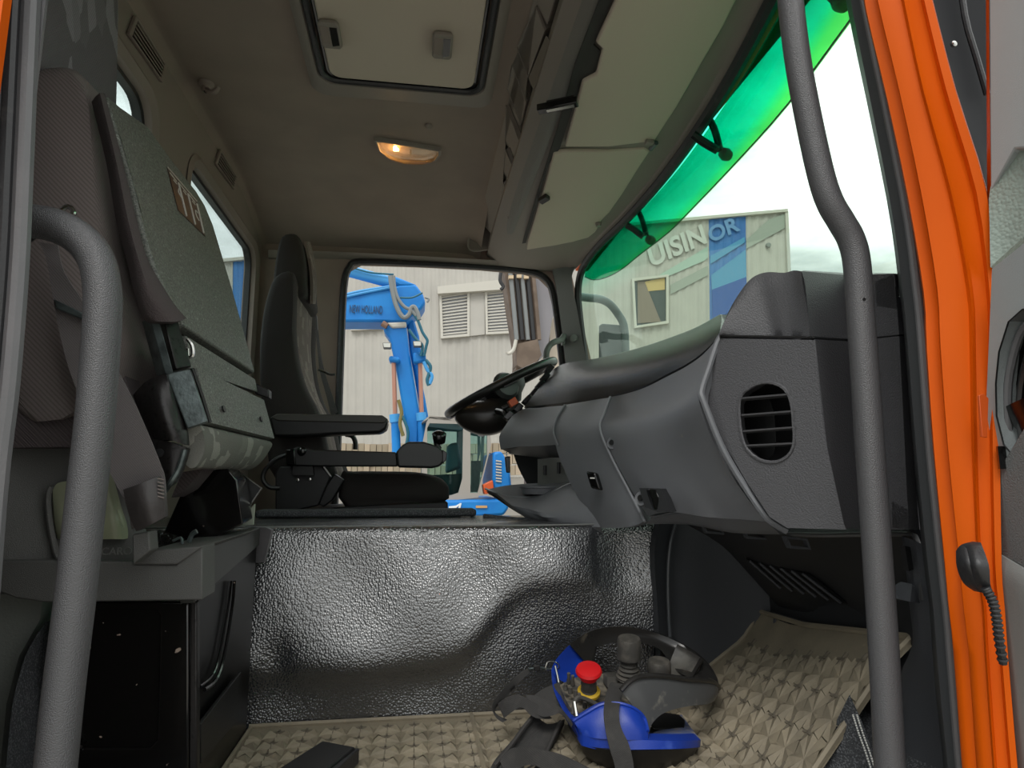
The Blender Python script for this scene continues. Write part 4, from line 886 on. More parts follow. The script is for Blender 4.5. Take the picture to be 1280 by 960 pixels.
# ================================================================== RIGHT DOOR (open)
t = thing('door_1', None, None, (1255, 960, .58), kind='structure')
D0, D1 = .62, .50
MB().sheet([[(1232,-60,D0),(1233,100,D0),(1234,250,D0),(1236,400,D0)], [(1236,-60,D0-.01),(1237,100,D0-.01),(1239,250,D0-.01),(1240,400,D0-.01)]], (.01, .01, 0), 3, 2).build('edge', orange, t)
MB().prism([(1236,-60,.60),(1330,-60,.50),(1330,180,.50),(1268,186,.56),(1238,240,.60)], (.04, .01, 0)).build('window_frame', door_m, t, bevel=.002)
MB().sheet([[(1238,334,.60),(1237,280,.60),(1238,234,.60),(1262,188,.575)], [(1262,312,.585),(1262,260,.58),(1264,215,.575),(1272,184,.565)], [(1310,270,.54),(1310,240,.54),(1308,215,.54),(1300,190,.54)]], (.02, .01, 0), 3, 3).build('mirror_cover_pad', door_s, t)
A = [(1240,336,.602),(1290,296,.56),(1330,270,.53),(1330,640,.53),(1290,640,.55),(1246,676,.60),(1236,677,.602),(1226,670,.604),(1228,600,.604),(1232,520,.604),(1236,430,.604)]
hole = [(1247,520,.595),(1246,480,.595),(1250,440,.592),(1262,402,.585),(1280,386,.57),(1300,384,.56),(1300,570,.56),(1270,572,.58),(1256,556,.59)]
dn_ = (q((1330,640,.53))-q((1236,430,.604))).cross(V((0, 0, 1))).normalized(); dp = q((1236,430,.604))
if (dp-CAM).dot(dn_) > 0: dn_ = -dn_
PD = lambda px, py, o=0: PN(px, py, dp, dn_)+dn_*o
MB().plate([PD(a, b) for a, b, _ in A], [[PD(a, b) for a, b, _ in hole]], -dn_*.02).build('upper_lining', door_m, t)
H = [PD(a, b) for a, b, _ in hole]
pk = MB().loft([[p+dn_*.002 for p in H], [p-dn_*.04 for p in H]], caps=False).add([p-dn_*.04 for p in H], [tuple(range(len(H)))]).build('grip_pocket', blk, t)
MB().tube([PD(1249, 545, -.01), PD(1248, 480, -.01), PD(1262, 420, -.01), PD(1285, 392, -.01)], .004, 8, 4).build('pocket_rim', rubber_l, pk)
MB().tube([PD(1265, 560, -.012), PD(1259, 500, -.014), PD(1268, 440, -.016), PD(1290, 410, -.016)], .0045, 8, 4).build('pocket_rim', blk_gl, pk)
MB().sheet([[PD(1250,508,-.006), PD(1262,502,-.006), PD(1285,492,-.006)], [PD(1252,530,-.01), PD(1268,545,-.01), PD(1285,540,-.01)]], -dn_*.01, 3, 2).build('pull_lever', blk_gl, pk)
o = MB().prism([PD(1254,580,.002), PD(1285,530,.002), PD(1320,520,.002), PD(1320,730,.002), PD(1246,690,.002), PD(1243,680,.002)], -dn_*.01).build('speaker_panel', mat('speaker cloth', srgb(104,106,106), .7, bump=('leather', 600, .5)), t, bevel=.002)
MB().sheet([[PD(1226,676), PD(1232,720), PD(1243,800), PD(1252,880), PD(1262,990)], [PD(1246,688,.004), PD(1255,720,.01), PD(1262,800,.01), PD(1270,880,.01), PD(1280,990,.01)], [PD(1300,720,.004), PD(1305,740,.01), PD(1310,800,.01), PD(1320,880,.01), PD(1330,990,.01)]], -dn_*.02, 3, 3).build('lower_lining', door_d, t)
MB().obox(PD(1256, 572, .003), V((.002,.003,0)), V((0,0,.012)), dn_*.004).build('pull_stud', blk_gl, t)
# black panel with screw between pillar and door (outer corner)
t = thing('corner_deflector', 'black corner panel with one screw between orange pillar and open door', 'panel', (1225, 210, .72))
MB().sheet([[(1150,-60,.68),(1158,0,.68),(1180,70,.68),(1200,140,.68),(1240,400,.68)], [(1176,-60,.70),(1182,0,.70),(1200,70,.70),(1216,140,.70),(1236,225,.70)], [(1246,-60,.72),(1246,0,.72),(1246,70,.72),(1246,140,.72),(1252,420,.72)]], (0, .02, 0), 3, 3).build('panel', mat('matt black panel', srgb(26,27,30), .75, spec=.2), t)
MB().tube([(1196,-60,.695),(1206,20,.695),(1220,70,.695),(1234,118,.695)], .004, 8, 3).build('rib', rubber, t)
MB().lathe((1191,56,.682), (0, -1, 0), [(0, 0), (.0045, 0), (.004, .003), (.002, .004), (0, .004)], 14).build('screw', chrome, t)
# cable gaiter
t = thing('cable_gaiter', 'black rubber grommet with ribbed cable conduit between jamb and open door', 'gaiter', (1235, 800, .59))
MB().sheet([[(1205,690,.597),(1212,682,.590),(1226,678,.585)], [(1206,710,.597),(1218,706,.575),(1236,706,.57)], [(1214,730,.597),(1226,728,.58),(1238,730,.575)], [(1228,741,.597),(1234,742,.585),(1242,742,.58)]], (0, .01, 0), 4, 4).build('grommet', rubber, t, smooth=70)
P = smooth_path([q(p) for p in ((1232,736,.578),(1241,752,.576),(1246,775,.576),(1249,800,.577),(1254,830,.58))], 8)
MB().tube(P, .0035, 8, 1).build('core', blk, t)
for k in range(0, len(P)-1):
    if k % 2 == 0: MB().lathe(P[k], P[k+1]-P[k], [(0, -.0012), (.0044, -.0012), (.0048, 0), (.0044, .0012), (0, .0012)], 12).build('rib', rubber, t)
tag(MB().prism([(1224,494,.596),(1230,492,.596),(1236,498,.596),(1234,547,.596),(1228,546,.596)], (0, .003, 0)).build('jamb_label', orange_p, bevel=.0005), 'small worn orange sticker on the door jamb beside the open door', 'sticker')

# ================================================================== DRIVER SEAT
t = thing('driver_chair', 'black cloth driver seat with patterned insert beyond the engine cover', 'seat', V((-.25, 2.4, .0)))
def dring(y, rear, front):
    return smooth_path([PY(a, b, y) for a, b in rear]+[PY(a, b, y) for a, b in reversed(front)], 3, True)
def atY(pts, yb, y):      # same XZ profile moved to another depth
    return [V((p.x, y, p.z)) for p in [PY(a, b, yb) for a, b in pts]]
rear = [(344,345),(332,375),(326,410),(324,450),(326,500),(332,545),(345,600)]
front = [(366,340),(369,375),(368,410),(372,450),(382,485),(397,515),(408,560),(415,600)]
prof = atY(rear, 2.17, 2.17)+list(reversed(atY(front, 2.17, 2.17)))
cp = sum(prof, V())/len(prof)
def at(y, sf, push=0):
    r = []
    for p in prof:
        x = cp.x+(p.x-cp.x)*sf; z = cp.z+(p.z-cp.z)*(1-(1-sf)*.35)
        if p.x > cp.x: x += push
        r.append(V((x, y, z)))
    return smooth_path(r, 3, True)
MB().loft([at(2.15, .7), at(2.16, .9), at(2.18, 1.0), at(2.21, 1.02), at(2.235, .98, -.02), at(2.26, .95, -.03)]).build('side_bolster', fab_drv, t, smooth=70)
MB().loft([at(2.56, .95, -.03), at(2.58, .98, -.01), at(2.61, 1.0), at(2.64, .9), at(2.65, .7)]).build('side_bolster', fab_drv, t, smooth=70)
MB().loft([at(2.24, .96, -.008), at(2.28, .97, -.004), at(2.4, .97, -.0), at(2.53, .97, -.004), at(2.57, .96, -.008)]).build('backrest', fab_drvp, t, smooth=70)
hd = [(352,296),(345,320),(341,350),(343,372)]; hf = [(376,292),(386,302),(393,330),(397,352),(399,380)]
pts = atY(hd, 2.26, 2.26)+list(reversed(atY([(368,292),(376,300),(381,325),(382,350),(380,372)], 2.26, 2.26)))
ch = sum(pts, V())/len(pts)
def hr(y, s): return smooth_path([V((ch.x+(p.x-ch.x)*s, y, ch.z+(p.z-ch.z)*(1-(1-s)*.5))) for p in pts], 3, True)
MB().loft([hr(2.245, .75), hr(2.255, .93), hr(2.28, 1), hr(2.35, 1.03), hr(2.45, 1.03), hr(2.52, 1), hr(2.545, .9), hr(2.555, .7)]).build('headrest', fab_drv, t, smooth=70)
MB().sheet([[(383,302,2.30),(388,325,2.30),(391,350,2.30),(391,380,2.30)], [(388,302,2.42),(393,325,2.44),(396,350,2.46),(395,380,2.46)]], (-.01, 0, 0), 4, 2).build('headrest_insert', fab_drvp, t)
# cushion and base
def cu_(y, o=0):
    P = [(425,592),(440,589),(480,589),(520,590),(548,596),(560,606),(562,616),(558,626),(520,628),(430,634)]
    return smooth_path([V((p.x*1.0-(o if p.x > 0 else -o), y, p.z+(-o*.5 if p.z > .49 else 0))) for p in [PY(a, b, 2.15) for a, b in P]], 3, True)
MB().loft([cu_(2.15, .02), cu_(2.165, .005), cu_(2.19, 0), cu_(2.4, 0), cu_(2.62, 0), cu_(2.65, .02)]).build('cushion', fab_drv, t, smooth=70)
MB().prism([(345,640,2.13),(345,660,2.13),(560,660,2.13),(560,627,2.13),(500,629,2.13),(420,634,2.13),(400,637,2.13)], (0, .5, 0)).build('base', blk, t, bevel=.006)
MB().box((-.40, 2.14, 0), (.06, 2.62, .36)).build('pedestal', footd, t, bevel=.01)
MB().prism([(344,590,2.08),(350,583,2.08),(402,581,2.08),(413,596,2.08),(398,632,2.08),(360,640,2.08),(344,640,2.08)], (0, .05, 0)).build('side_plate', blk, t, bevel=.004)
for px, py in ((372,600), (387,599)):
    MB().lathe((px,py,2.079), (0, -1, 0), [(0, -.001), (.006, -.001), (.005, .003), (0, .004)], 12).build('bolt', chrome, t)
MB().prism([(418,592,2.10),(430,600,2.10),(416,625,2.10),(404,634,2.10),(398,630,2.10),(404,612,2.10)], (0, .04, 0)).build('buckle', blk, t, bevel=.004)
MB().tube([(360,568,2.08),(345,574,2.08),(331,588,2.08),(329,600,2.08),(337,609,2.08),(350,610,2.08)], .007, 8, 5).build('cable', blk, t)
a = MB().prism([(336,522,2.08),(345,518,2.08),(400,518,2.08),(478,520,2.08),(485,526,2.08),(483,536,2.08),(475,541,2.08),(420,543,2.08),(370,546,2.08),(342,546,2.08)], (0, .09, 0)).build('armrest', blk, t, bevel=.008, seg=3)
MB().prism([(338,522,2.076),(346,517,2.076),(478,519,2.076),(485,524,2.076),(480,529,2.076),(348,526,2.076)], (0, .10, 0)).build('armrest_pad', mat('armrest top', srgb(60,58,54), .5), a, bevel=.003)
t2 = thing('control_armrest', 'black control arm with joystick beside the driver seat', 'control arm', (430, 585, 2.03))
MB().prism([(357,565,2.04),(372,558,2.04),(384,560,2.04),(392,562,2.04),(495,565,2.04),(497,583,2.04),(400,583,2.04),(358,582,2.04)], (0, .05, 0)).build('arm', blk, t2, bevel=.004)
MB().prism([(495,565,2.035),(503,556,2.035),(510,552,2.035),(530,552,2.035),(548,558,2.035),(556,566,2.035),(557,575,2.035),(550,583,2.035),(540,585,2.035),(497,584,2.035)], (0, .08, 0)).build('control_pod', mat('pod charcoal', srgb(40,41,42), .4), t2, bevel=.006, seg=3)
MB().lathe((377,564,2.035), (0, -1, 0), [(0, -.01), (.012, -.01), (.014, 0), (.009, .004), (0, .005)], 16).build('pivot_cap', blk_gl, t2)
MB().prism([(357,562,2.03),(368,561,2.03),(370,582,2.03),(357,580,2.03)], (0, .05, 0)).build('end_cap', blk_gl, t2, bevel=.003)
MB().prism([(366,575,2.05),(390,575,2.05),(392,594,2.05),(366,594,2.05)], (0, .04, 0)).build('mount', blk, t2)
MB().tube([(549,562,2.07),(546,555,2.07),(547,549,2.07)], .010, 10, 3).build('stick', blk, t2)
MB().tube([(541,548,2.07),(548,547,2.07),(557,548,2.07)], lambda u: .016+.008*math.sin(u*math.pi), 14, 5).build('knob', blk_gl, t2)
MB().prism([(553,562,2.03),(559,566,2.03),(558,575,2.03),(553,580,2.03)], (0, .06, 0)).build('thumb_switch', blk_gl, t2, bevel=.002)
t = thing('driver_seat_belt', 'dark seat belt hanging in front of the far door pillar', 'seat belt', (415, 540, 2.66))
MB().sheet([[(394,408,2.66),(397,440,2.66),(400,465,2.66),(408,495,2.66),(414,520,2.66)], [(397,406,2.68),(401,440,2.68),(406,465,2.68),(414,490,2.68),(422,515,2.68)]], (0, .004, 0), 4, 2).build('webbing', belt_b, t)
MB().prism([(389,392,2.64),(396,394,2.64),(397,412,2.64),(390,411,2.64)], (0, .02, 0)).build('guide', rubber_l, t, bevel=.003)
MB().tube([(398,462,2.64),(406,465,2.64),(412,468,2.64),(419,468,2.64)], .005, 8, 3).build('tongue', steel, t)
MB().tube([(432,543,2.70),(440,545,2.70),(444,552,2.70),(444,562,2.70)], .010, 8, 4).build('grab_loop', blk, t)

# ================================================================== STEERING WHEEL
Lw = q((557,519,2.35)); Uw = q((694,452,2.35)); cw = (Lw+Uw)/2; Rw = (Uw-Lw).length/2-.012; aw = (Uw-Lw).normalized(); bw = V((0, 1, 0)); nw = aw.cross(bw).normalized()
if nw.z > 0: nw = -nw       # pointing down the column
t = thing('steering_wheel', 'black steering wheel seen from its underside against the far window', 'steering wheel', cw)
MB().tube([cw+aw*(math.cos(2*math.pi*k/36)*Rw)+bw*(math.sin(2*math.pi*k/36)*Rw*.98) for k in range(36)], .0155, 12, 1, True).build('rim', mat('wheel rim', srgb(34,33,32), .35), t)
MB().lathe(cw, nw, [(0, -.015), (.085, -.015), (.095, .0), (.085, .03), (.06, .05), (.045, .075), (0, .075)], 28).build('hub', blk, t)
for s_ in (-1, 1):
    MB().sheet([[cw+aw*.03+bw*(s_*.05), cw+aw*.02+bw*(s_*.12), cw+aw*.03+bw*(s_*Rw)], [cw-aw*.05+bw*(s_*.05), cw-aw*.04+bw*(s_*.12), cw-aw*.03+bw*(s_*Rw)]], nw*.018, 3, 3).build('spoke', blk, t)
MB().sheet([[cw-aw*.07-bw*.05, cw-aw*.12-bw*.04, cw-aw*Rw-bw*.03], [cw-aw*.07+bw*.05, cw-aw*.12+bw*.04, cw-aw*Rw+bw*.03]], nw*.02, 3, 2).build('spoke', blk, t)
# button pods (near side) seen below the rim
MB().lathe((634,481,2.16), (.3, -.9, .2), [(0, -.03), (.04, -.03), (.05, -.01), (.04, .008), (0, .012)], 24).build('button_pod', mat('pod grey', srgb(64,68,66), .4), t)
MB().tube([(620,482,2.14),(633,475,2.14),(650,467,2.14)], .009, 8, 4).build('pod_pale_key', mat('key grey', srgb(150,156,150), .4), t)  # pale bar across the button pod
# column shroud
t2 = thing('steering_column', 'dark rounded steering column shroud under the wheel', 'steering column', (610, 530, 2.3))
P0 = [(572,514,2.3),(588,520,2.3),(610,522,2.3),(632,514,2.3),(645,505,2.3)]
MB().tube(P0, lambda u: .018+.048*math.sin(min(1, u*1.15+.1)*math.pi*.72), 20, 5).build('shroud', mat('shroud plastic', srgb(46,42,40), .3), t2, smooth=80)
MB().tube([cw+nw*.06, cw+nw*.2, cw+nw*.4+V((.05, 0, 0))], .035, 14, 3).build('column', blk, t2)
MB().tube([(622,514,2.2),(630,516,2.15),(634,520,2.12)], .012, 10, 3).build('stalk', blk_gl, t2)
MB().tube([(628,511,2.12),(634,508,2.12),(640,504,2.12)], .008, 10, 3).build('stalk', blk, t2)
# driver's grab handle by the far pillar
t = thing('pillar_grab_handle', 'small curved grey grab handle on the far windscreen pillar', 'grab handle', (688, 445, 2.76))
MB().tube([(705,420,2.78),(701,425,2.75),(694,427,2.72),(687,432,2.72),(683,441,2.72),(683,455,2.74)], .014, 12, 5).build('bar', pillarm, t)
MB().prism([(702,418,2.77),(706,420,2.77),(707,430,2.77),(703,431,2.77)], (0, .03, 0)).build('mount', pillarm, t, bevel=.003)
# keys / fob hanging below the dash
t = thing('key_fob', 'black key fob hanging under the driver side of the dashboard', 'key fob', (634, 590, 2.05))
MB().prism([(631,571,2.05),(638,570,2.05),(638,591,2.05),(633,591,2.05)], (0, .012, 0)).build('fob', blk_gl, t, bevel=.003)
MB().tube([(634,571,2.055),(633,566,2.055),(636,562,2.055)], .002, 6, 3).build('ring', chrome, t)

# ================================================================== REMOTE CONTROL ON THE MAT
t = thing('crane_remote_control', 'blue radio remote control with red emergency stop lying on the tan mat', 'remote control', PZ(790, 925, .02))
def rcs(name, rows, m, off=(0, .01, 0), ku=4, kv=3, sm=60, par=t): return MB().sheet(rows, off, ku, kv).build(name, m, par, smooth=sm)
# black lower body
rcs('lower_body', [[(727,931,1.13),(760,937,1.10),(800,938,1.09),(850,936,1.10),(875,932,1.14)], [(732,945,1.15),(765,958,1.12),(800,962,1.11),(845,956,1.12),(866,944,1.15)], [(748,960,1.19),(770,972,1.16),(800,975,1.15),(835,968,1.16),(852,952,1.18)]], blk, off=(0, .10, .0))
# blue belt around the body
rcs('blue_belt', [[(727,917,1.13),(750,923,1.11),(800,925,1.095),(850,926,1.10),(876,925,1.14)], [(727,932,1.13),(750,937,1.11),(800,937,1.09),(850,936,1.10),(875,934,1.14)]], blue_rc, off=(0, .03, 0), kv=2)
rcs('left_side', [[(689,838,1.30),(692,862,1.27),(705,890,1.21),(717,902,1.16)], [(691,852,1.30),(697,878,1.26),(712,904,1.20),(722,918,1.15)], [(694,866,1.30),(702,890,1.26),(717,915,1.20),(727,930,1.14)]], blue_rc, off=(.01, .01, 0))
rcs('rear_wing', [[(689,838,1.30),(694,826,1.31),(703,815,1.32),(713,806,1.33),(720,810,1.34)], [(700,850,1.30),(706,838,1.32),(716,828,1.335),(727,820,1.35),(733,822,1.355)], [(712,856,1.30),(722,848,1.33),(732,842,1.34),(741,836,1.35),(746,842,1.36)]], blue_rc, off=(.006, .008, 0))
rcs('front_wing', [[(717,901,1.14),(735,890,1.135),(752,881,1.13),(770,879,1.125),(785,882,1.12),(798,889,1.12),(806,899,1.12)], [(722,910,1.135),(740,905,1.12),(760,902,1.11),(775,902,1.105),(790,904,1.10),(802,908,1.10),(810,912,1.105)], [(728,920,1.13),(745,923,1.11),(765,924,1.10),(780,925,1.095),(793,925,1.095),(803,925,1.095),(810,924,1.10)]], blue_rc, off=(0, .012, 0))
MB().tube([(717,901,1.14),(735,890,1.134),(752,881,1.13),(770,879,1.124),(785,882,1.119),(798,889,1.118),(806,899,1.118),(810,914,1.10)], .003, 6, 4).build('wing_edge', blue_rc, t)
rcs('deck', [[(700,856,1.27),(725,845,1.31),(755,842,1.33),(800,848,1.33)], [(706,872,1.24),(730,866,1.26),(760,862,1.28),(800,870,1.27)], [(722,900,1.17),(745,885,1.2),(770,880,1.2),(800,888,1.2)]], dusty, off=(0, .01, -.01))
rcs('deck_rim', [[(745,843,1.335),(770,846,1.34),(800,850,1.34)], [(748,852,1.32),(770,855,1.325),(800,858,1.325)]], blue_rd, off=(0, .01, -.01), kv=1)
rcs('right_deck', [[(852,893,1.26),(838,897,1.25),(820,908,1.22)], [(864,910,1.20),(845,912,1.18),(816,918,1.15)], [(876,925,1.14),(850,926,1.11),(814,925,1.10)]], blue_rd, off=(0, .01, -.012))
MB().prism([(817,905,1.20),(838,897,1.22),(857,900,1.22),(856,912,1.19),(817,912,1.17)], (0, .03, 0)).build('module', blk, t, bevel=.003)
# guard
g1 = [(712,806,1.325),(728,794,1.35),(752,785,1.375),(790,784,1.39),(830,795,1.385),(862,811,1.36),(884,829,1.32),(897,850,1.27),(898,866,1.235)]
g2 = [(741,838,1.345),(744,815,1.36),(752,806,1.375),(790,802,1.385),(822,810,1.375),(836,826,1.35),(848,840,1.31),(868,851,1.26),(880,868,1.225)]
rcs('guard_band', [g1, [((a[0]+b[0])/2+ (2 if i > 4 else 0), (a[1]+b[1])/2, (a[2]+b[2])/2+.004) for i, (a, b) in enumerate(zip(g1, g2))], g2], rc_blk, off=(.004, .008, 0))
rcs('guard_plate', [[(776,864,1.12),(788,853,1.125),(803,847,1.13),(830,847,1.14),(860,851,1.16),(892,853,1.20),(899,858,1.22)], [(792,884,1.12),(803,872,1.12),(818,868,1.125),(840,868,1.135),(865,868,1.155),(890,868,1.19),(897,868,1.21)], [(811,918,1.12),(815,905,1.12),(827,893,1.125),(845,886,1.135),(866,882,1.15),(885,880,1.18),(893,876,1.21)]], rc_grey, off=(0, .012, 0))
MB().tube([(776,863,1.118),(788,851,1.123),(803,845,1.128),(830,845,1.138),(860,849,1.158),(890,852,1.198),(899,860,1.225)], .0045, 8, 4).build('guard_edge', rc_blk, t)
rcs('pocket_panel', [[(846,806,1.35),(862,815,1.335),(878,825,1.315)], [(838,826,1.34),(852,836,1.32),(868,848,1.29)], [(832,845,1.32),(846,848,1.30),(862,851,1.28)]], mat('scuffed grey plate', srgb(88,86,80), .5, var=(srgb(60,58,56), 40, .4, .6)), off=(.004, .004, 0))
MB().tube([(877,824,1.31),(869,838,1.29),(862,850,1.275)], .004, 6, 3).build('hinge_rib', rc_blk, t)
# emergency stop
ea = V((-.10, -.42, 1)).normalized()
c = q((736,864,1.215))
eb_ = MB().lathe(c, ea, [(0, -.004), (.021, -.004), (.021, .001), (.017, .003), (0, .003)], 24).build('yellow_ring', yel, t)
MB().lathe(c, ea, [(0, 0), (.0145, 0), (.015, .004), (.0135, .006), (.0145, .010), (.0135, .014), (.0145, .018), (.0135, .022), (.014, .030), (.0, .030)], 24).build('stop_collar', knob_m, t)
MB().lathe(c+ea*.030, ea, [(0, 0), (.0165, 0), (.017, .008), (.0165, .009), (.023, .010), (.0242, .014), (.022, .0185), (.012, .021), (0, .0215)], 28).build('stop_button', red_m, t)
# joystick with bellows
ja = V((-.02, -.18, 1)).normalized(); c = q((786,853,1.27))+V((0, 0, .008))
prof_ = [(0, 0), (.024, 0)]
for k in range(5): prof_ += [(.0225-.0022*k, .002+.0075*k), (.0245-.0024*k, .0045+.0075*k), (.019-.0018*k, .0075+.0075*k)]
prof_ += [(0, .04)]
MB().lathe(c, ja, prof_, 24).build('bellows', knob_m, t)
MB().lathe(c+ja*.038, ja, [(0, 0), (.0215, 0), (.023, .002), (.023, .036), (.021, .041), (.009, .042), (0, .0405)], 28).build('joystick_knob', knob_m, t)
MB().prism([(759,846,1.29),(775,845,1.29),(775,860,1.27),(759,860,1.27)], (0, .03, 0)).build('joystick_base', knob_m, t, bevel=.002)
c = q((824,850,1.27))
MB().lathe(c+V((0,0,.012)), ja, [(0, 0), (.022, 0), (.0235, .003), (.0225, .022), (.020, .026), (0, .026)], 28).build('second_knob', knob_m, t)
for px, py in ((711,850), (716,853), (707,858), (713,862), (720,866), (724,870), (731,880), (738,884)):
    MB().lathe((px, py+4, 1.25-(py-850)*.002), ea, [(0, 0), (.0045, 0), (.004, .008), (.003, .010), (.0032, .022 if px < 718 and py < 856 else .012), (0, .022 if px < 718 and py < 856 else .012)], 10).build('toggle', knob_m, t)
MB().tube([(716,893,1.155),(719,876,1.165),(726,872,1.17),(745,880,1.17),(752,886,1.16)], .004, 8, 3).build('front_bail', knob_m, t)
MB().tube([(718,877,1.15),(721,895,1.14)], .003, 6, 1).build('ring_clip', chrome, t)
# carrying strap
t = thing('carrying_strap', 'black nylon carrying strap with padded section curled on the mat', 'strap', PZ(660, 930, .02))
MB().sheet([[(612,962,1.14),(620,948,1.16),(640,925,1.21),(655,905,1.25),(667,890,1.28)], [(632,975,1.13),(642,962,1.15),(660,942,1.20),(672,922,1.24),(684,905,1.28)], [(655,980,1.12),(668,968,1.14),(682,948,1.19),(695,922,1.24),(706,899,1.28)]], (0, .006, -.012), 4, 3).build('shoulder_pad', belt_b, t, smooth=60)
for l in ([(618,958,1.14),(640,930,1.19),(656,908,1.235),(669,892,1.27)], [(662,972,1.12),(678,950,1.17),(690,925,1.225),(701,902,1.265)]):
    MB().tube(l, .004, 6, 4).build('pad_binding', mat('pad binding', srgb(58,56,55), .8), t)
def rib(a, b, name='webbing', k=5): return MB().sheet([a, b], (0, .0025, 0), k, 2).build(name, belt_b, t, smooth=70)
rib([(661,835,1.33),(648,843,1.32),(632,858,1.30),(620,873,1.28),(615,885,1.27),(620,897,1.26),(628,903,1.255)], [(664,840,1.33),(654,848,1.32),(640,863,1.31),(627,877,1.29),(619,887,1.28),(622,894,1.27),(634,900,1.265)])
rib([(622,880,1.28),(634,872,1.26),(648,869,1.25),(662,875,1.245),(676,884,1.24),(690,898,1.235)], [(630,898,1.26),(640,890,1.25),(652,884,1.245),(662,893,1.24),(672,898,1.235),(686,899,1.235)])
rib([(657,869,1.25),(672,870,1.25),(688,876,1.24),(700,884,1.22),(712,898,1.18),(716,905,1.16)], [(668,892,1.24),(680,896,1.23),(692,894,1.22),(700,892,1.215),(710,902,1.18),(714,910,1.16)])
rib([(700,853,1.28),(682,860,1.28),(670,868,1.27),(660,878,1.26)], [(708,885,1.24),(690,884,1.25),(678,888,1.25),(668,896,1.25)])
rib([(625,952,1.12),(636,938,1.12),(655,934,1.125),(680,938,1.12),(705,945,1.11),(740,962,1.09)], [(636,972,1.11),(650,960,1.12),(664,956,1.125),(680,962,1.115),(705,975,1.105),(735,990,1.08)])
rib([(764,853,1.20),(758,868,1.15),(755,890,1.098),(757,912,1.085),(762,935,1.07),(768,955,1.065),(772,975,1.06)], [(783,856,1.20),(778,870,1.15),(774,888,1.098),(776,908,1.085),(786,930,1.07),(791,950,1.065),(794,975,1.06)])
o = MB().tube([(684,828,1.31),(689,827,1.31),(697,829,1.31),(698,835,1.31),(690,838,1.31),(682,836,1.31),(684,828,1.31)], .0014, 6, 3).build('snap_ring', chrome, t)
MB().tube([(661,836,1.325),(668,835,1.325),(674,834,1.32),(684,836,1.31),(692,836,1.305)], .0022, 8, 3).build('snap_hook', steel, t)
MB().obox(q((671,835,1.32)), V((.006, 0, 0)), V((0, .004, 0)), V((0, 0, .005))).build('swivel', steel_d, t, bevel=.001)
MB().tube([(694,832,1.30),(697,845,1.295),(699,856,1.29)], .002, 6, 2).build('side_clip', chrome, t)

# ================================================================== OUTSIDE: MIRROR
t = thing('door_mirror', 'black exterior mirror on a curved arm beyond the windscreen', 'mirror', (766, 440, 3.3))
MB().tube([(706,372,2.93),(712,370,3.0),(720,370,3.1),(733,372,3.15),(750,374,3.2),(762,380,3.25),(772,392,3.3),(780,408,3.3),(782,440,3.3)], .022, 12, 5).build('arm', mat('mirror arm', srgb(70,82,82), .45), t)
MB().prism([(748,407,3.3),(752,404,3.3),(775,406,3.3),(778,409,3.3),(779,450,3.3),(748,450,3.3)], (0.05, .06, 0)).build('housing', mat('mirror housing', srgb(52,60,62), .5), t, bevel=.02, seg=3)

# ================================================================== OUTSIDE: WAREHOUSE
Fh = V((Fv.x, Fv.y, 0)).normalized(); Wp = CAM+Fh*16
def wp(px, py, o=0): return PN(px, py, Wp-Fh*o, Fh)
t = thing('warehouse', 'pale corrugated metal warehouse with blue stripe behind the machines', 'building', Wp-V((0, 0, 1.8)))
def roofy(px): return 279+(812-px)*.088
# corrugated facade: ribs as real geometry
def corr(x0, x1, name, m, o=0.0, step=2.6, ytop=0, ybot=760):
    mb = MB(); n = int((x1-x0)/step); tp = []; bt = []
    for i in range(n+1):
        x = x0+(x1-x0)*i/n; d = (.02 if i % 4 in (1, 2) else 0)+o
        tp.append(wp(x, roofy(x)+ytop, d)); bt.append(wp(x+(x-520)*.012*(ybot-roofy(x))/75*.18, ybot, d))
    return mb.sheet([tp, bt], Fh*.1, 1, 1).build(name, m, t, smooth=0)
corr(100, 291, 'facade', clad); corr(291, 345, 'blue_stripe', clad_blue); corr(345, 886, 'facade', clad); corr(886, 932, 'blue_stripe', clad_blue, .005); corr(932, 983, 'facade', clad)
MB().prism([wp(60, roofy(60)-3, .1), wp(985, roofy(985)-3, .1), wp(985, roofy(985)+.5, .1), wp(60, roofy(60)+1, .1)], Fh*.3).build('roof_edge', trim_w, t)
MB().prism([wp(981.5, roofy(982), .08), wp(985.5, roofy(985), .08), wp(995, 480, .08), wp(991, 480, .08)], Fh*.2).build('corner_trim', trim_w, t)
def pipe_window(P, label=None, blinds=False):
    a, b, c, d = P; o = .06
    inner = [(a[0]+3, a[1]+3), (b[0]-3, b[1]+3), (c[0]-3, c[1]-3), (d[0]+3, d[1]-3)]
    w = MB().plate([wp(*p, .12) for p in P], [[wp(*p, .12) for p in inner]], Fh*.12).build('window', trim_w, t)
    MB().prism([wp(*p, .04) for p in inner], Fh*.02).build('pane', win_dk if not blinds else blindm, w)
    if blinds:
        for k in range(13):
            u = (k+.5)/13
            L0 = (inner[0][0]*(1-u)+inner[3][0]*u, inner[0][1]*(1-u)+inner[3][1]*u); R0 = (inner[1][0]*(1-u)+inner[2][0]*u, inner[1][1]*(1-u)+inner[2][1]*u)
            A, B = wp(*L0, .07), wp(*R0, .07)
            MB().obox((A+B)/2, (B-A)/2, V((0, 0, .018)), -Fh*.015).build('blind_slat', trim_w, w)
    return w
pipe_window([(549,367),(587,362),(587,420),(551,423)], blinds=True)
pipe_window([(606,363),(645,359),(645,416),(607,418)], blinds=True)
MB().prism([wp(547, 358, .25), wp(640, 348, .25), wp(640, 361, .25), wp(547, 367, .25)], Fh*.25).build('blind_box', trim_w, t)
MB().prism([wp(587, 364, .08), wp(606, 362, .08), wp(606, 418, .08), wp(587, 420, .08)], Fh*.08).build('infill_panel', clad, t)
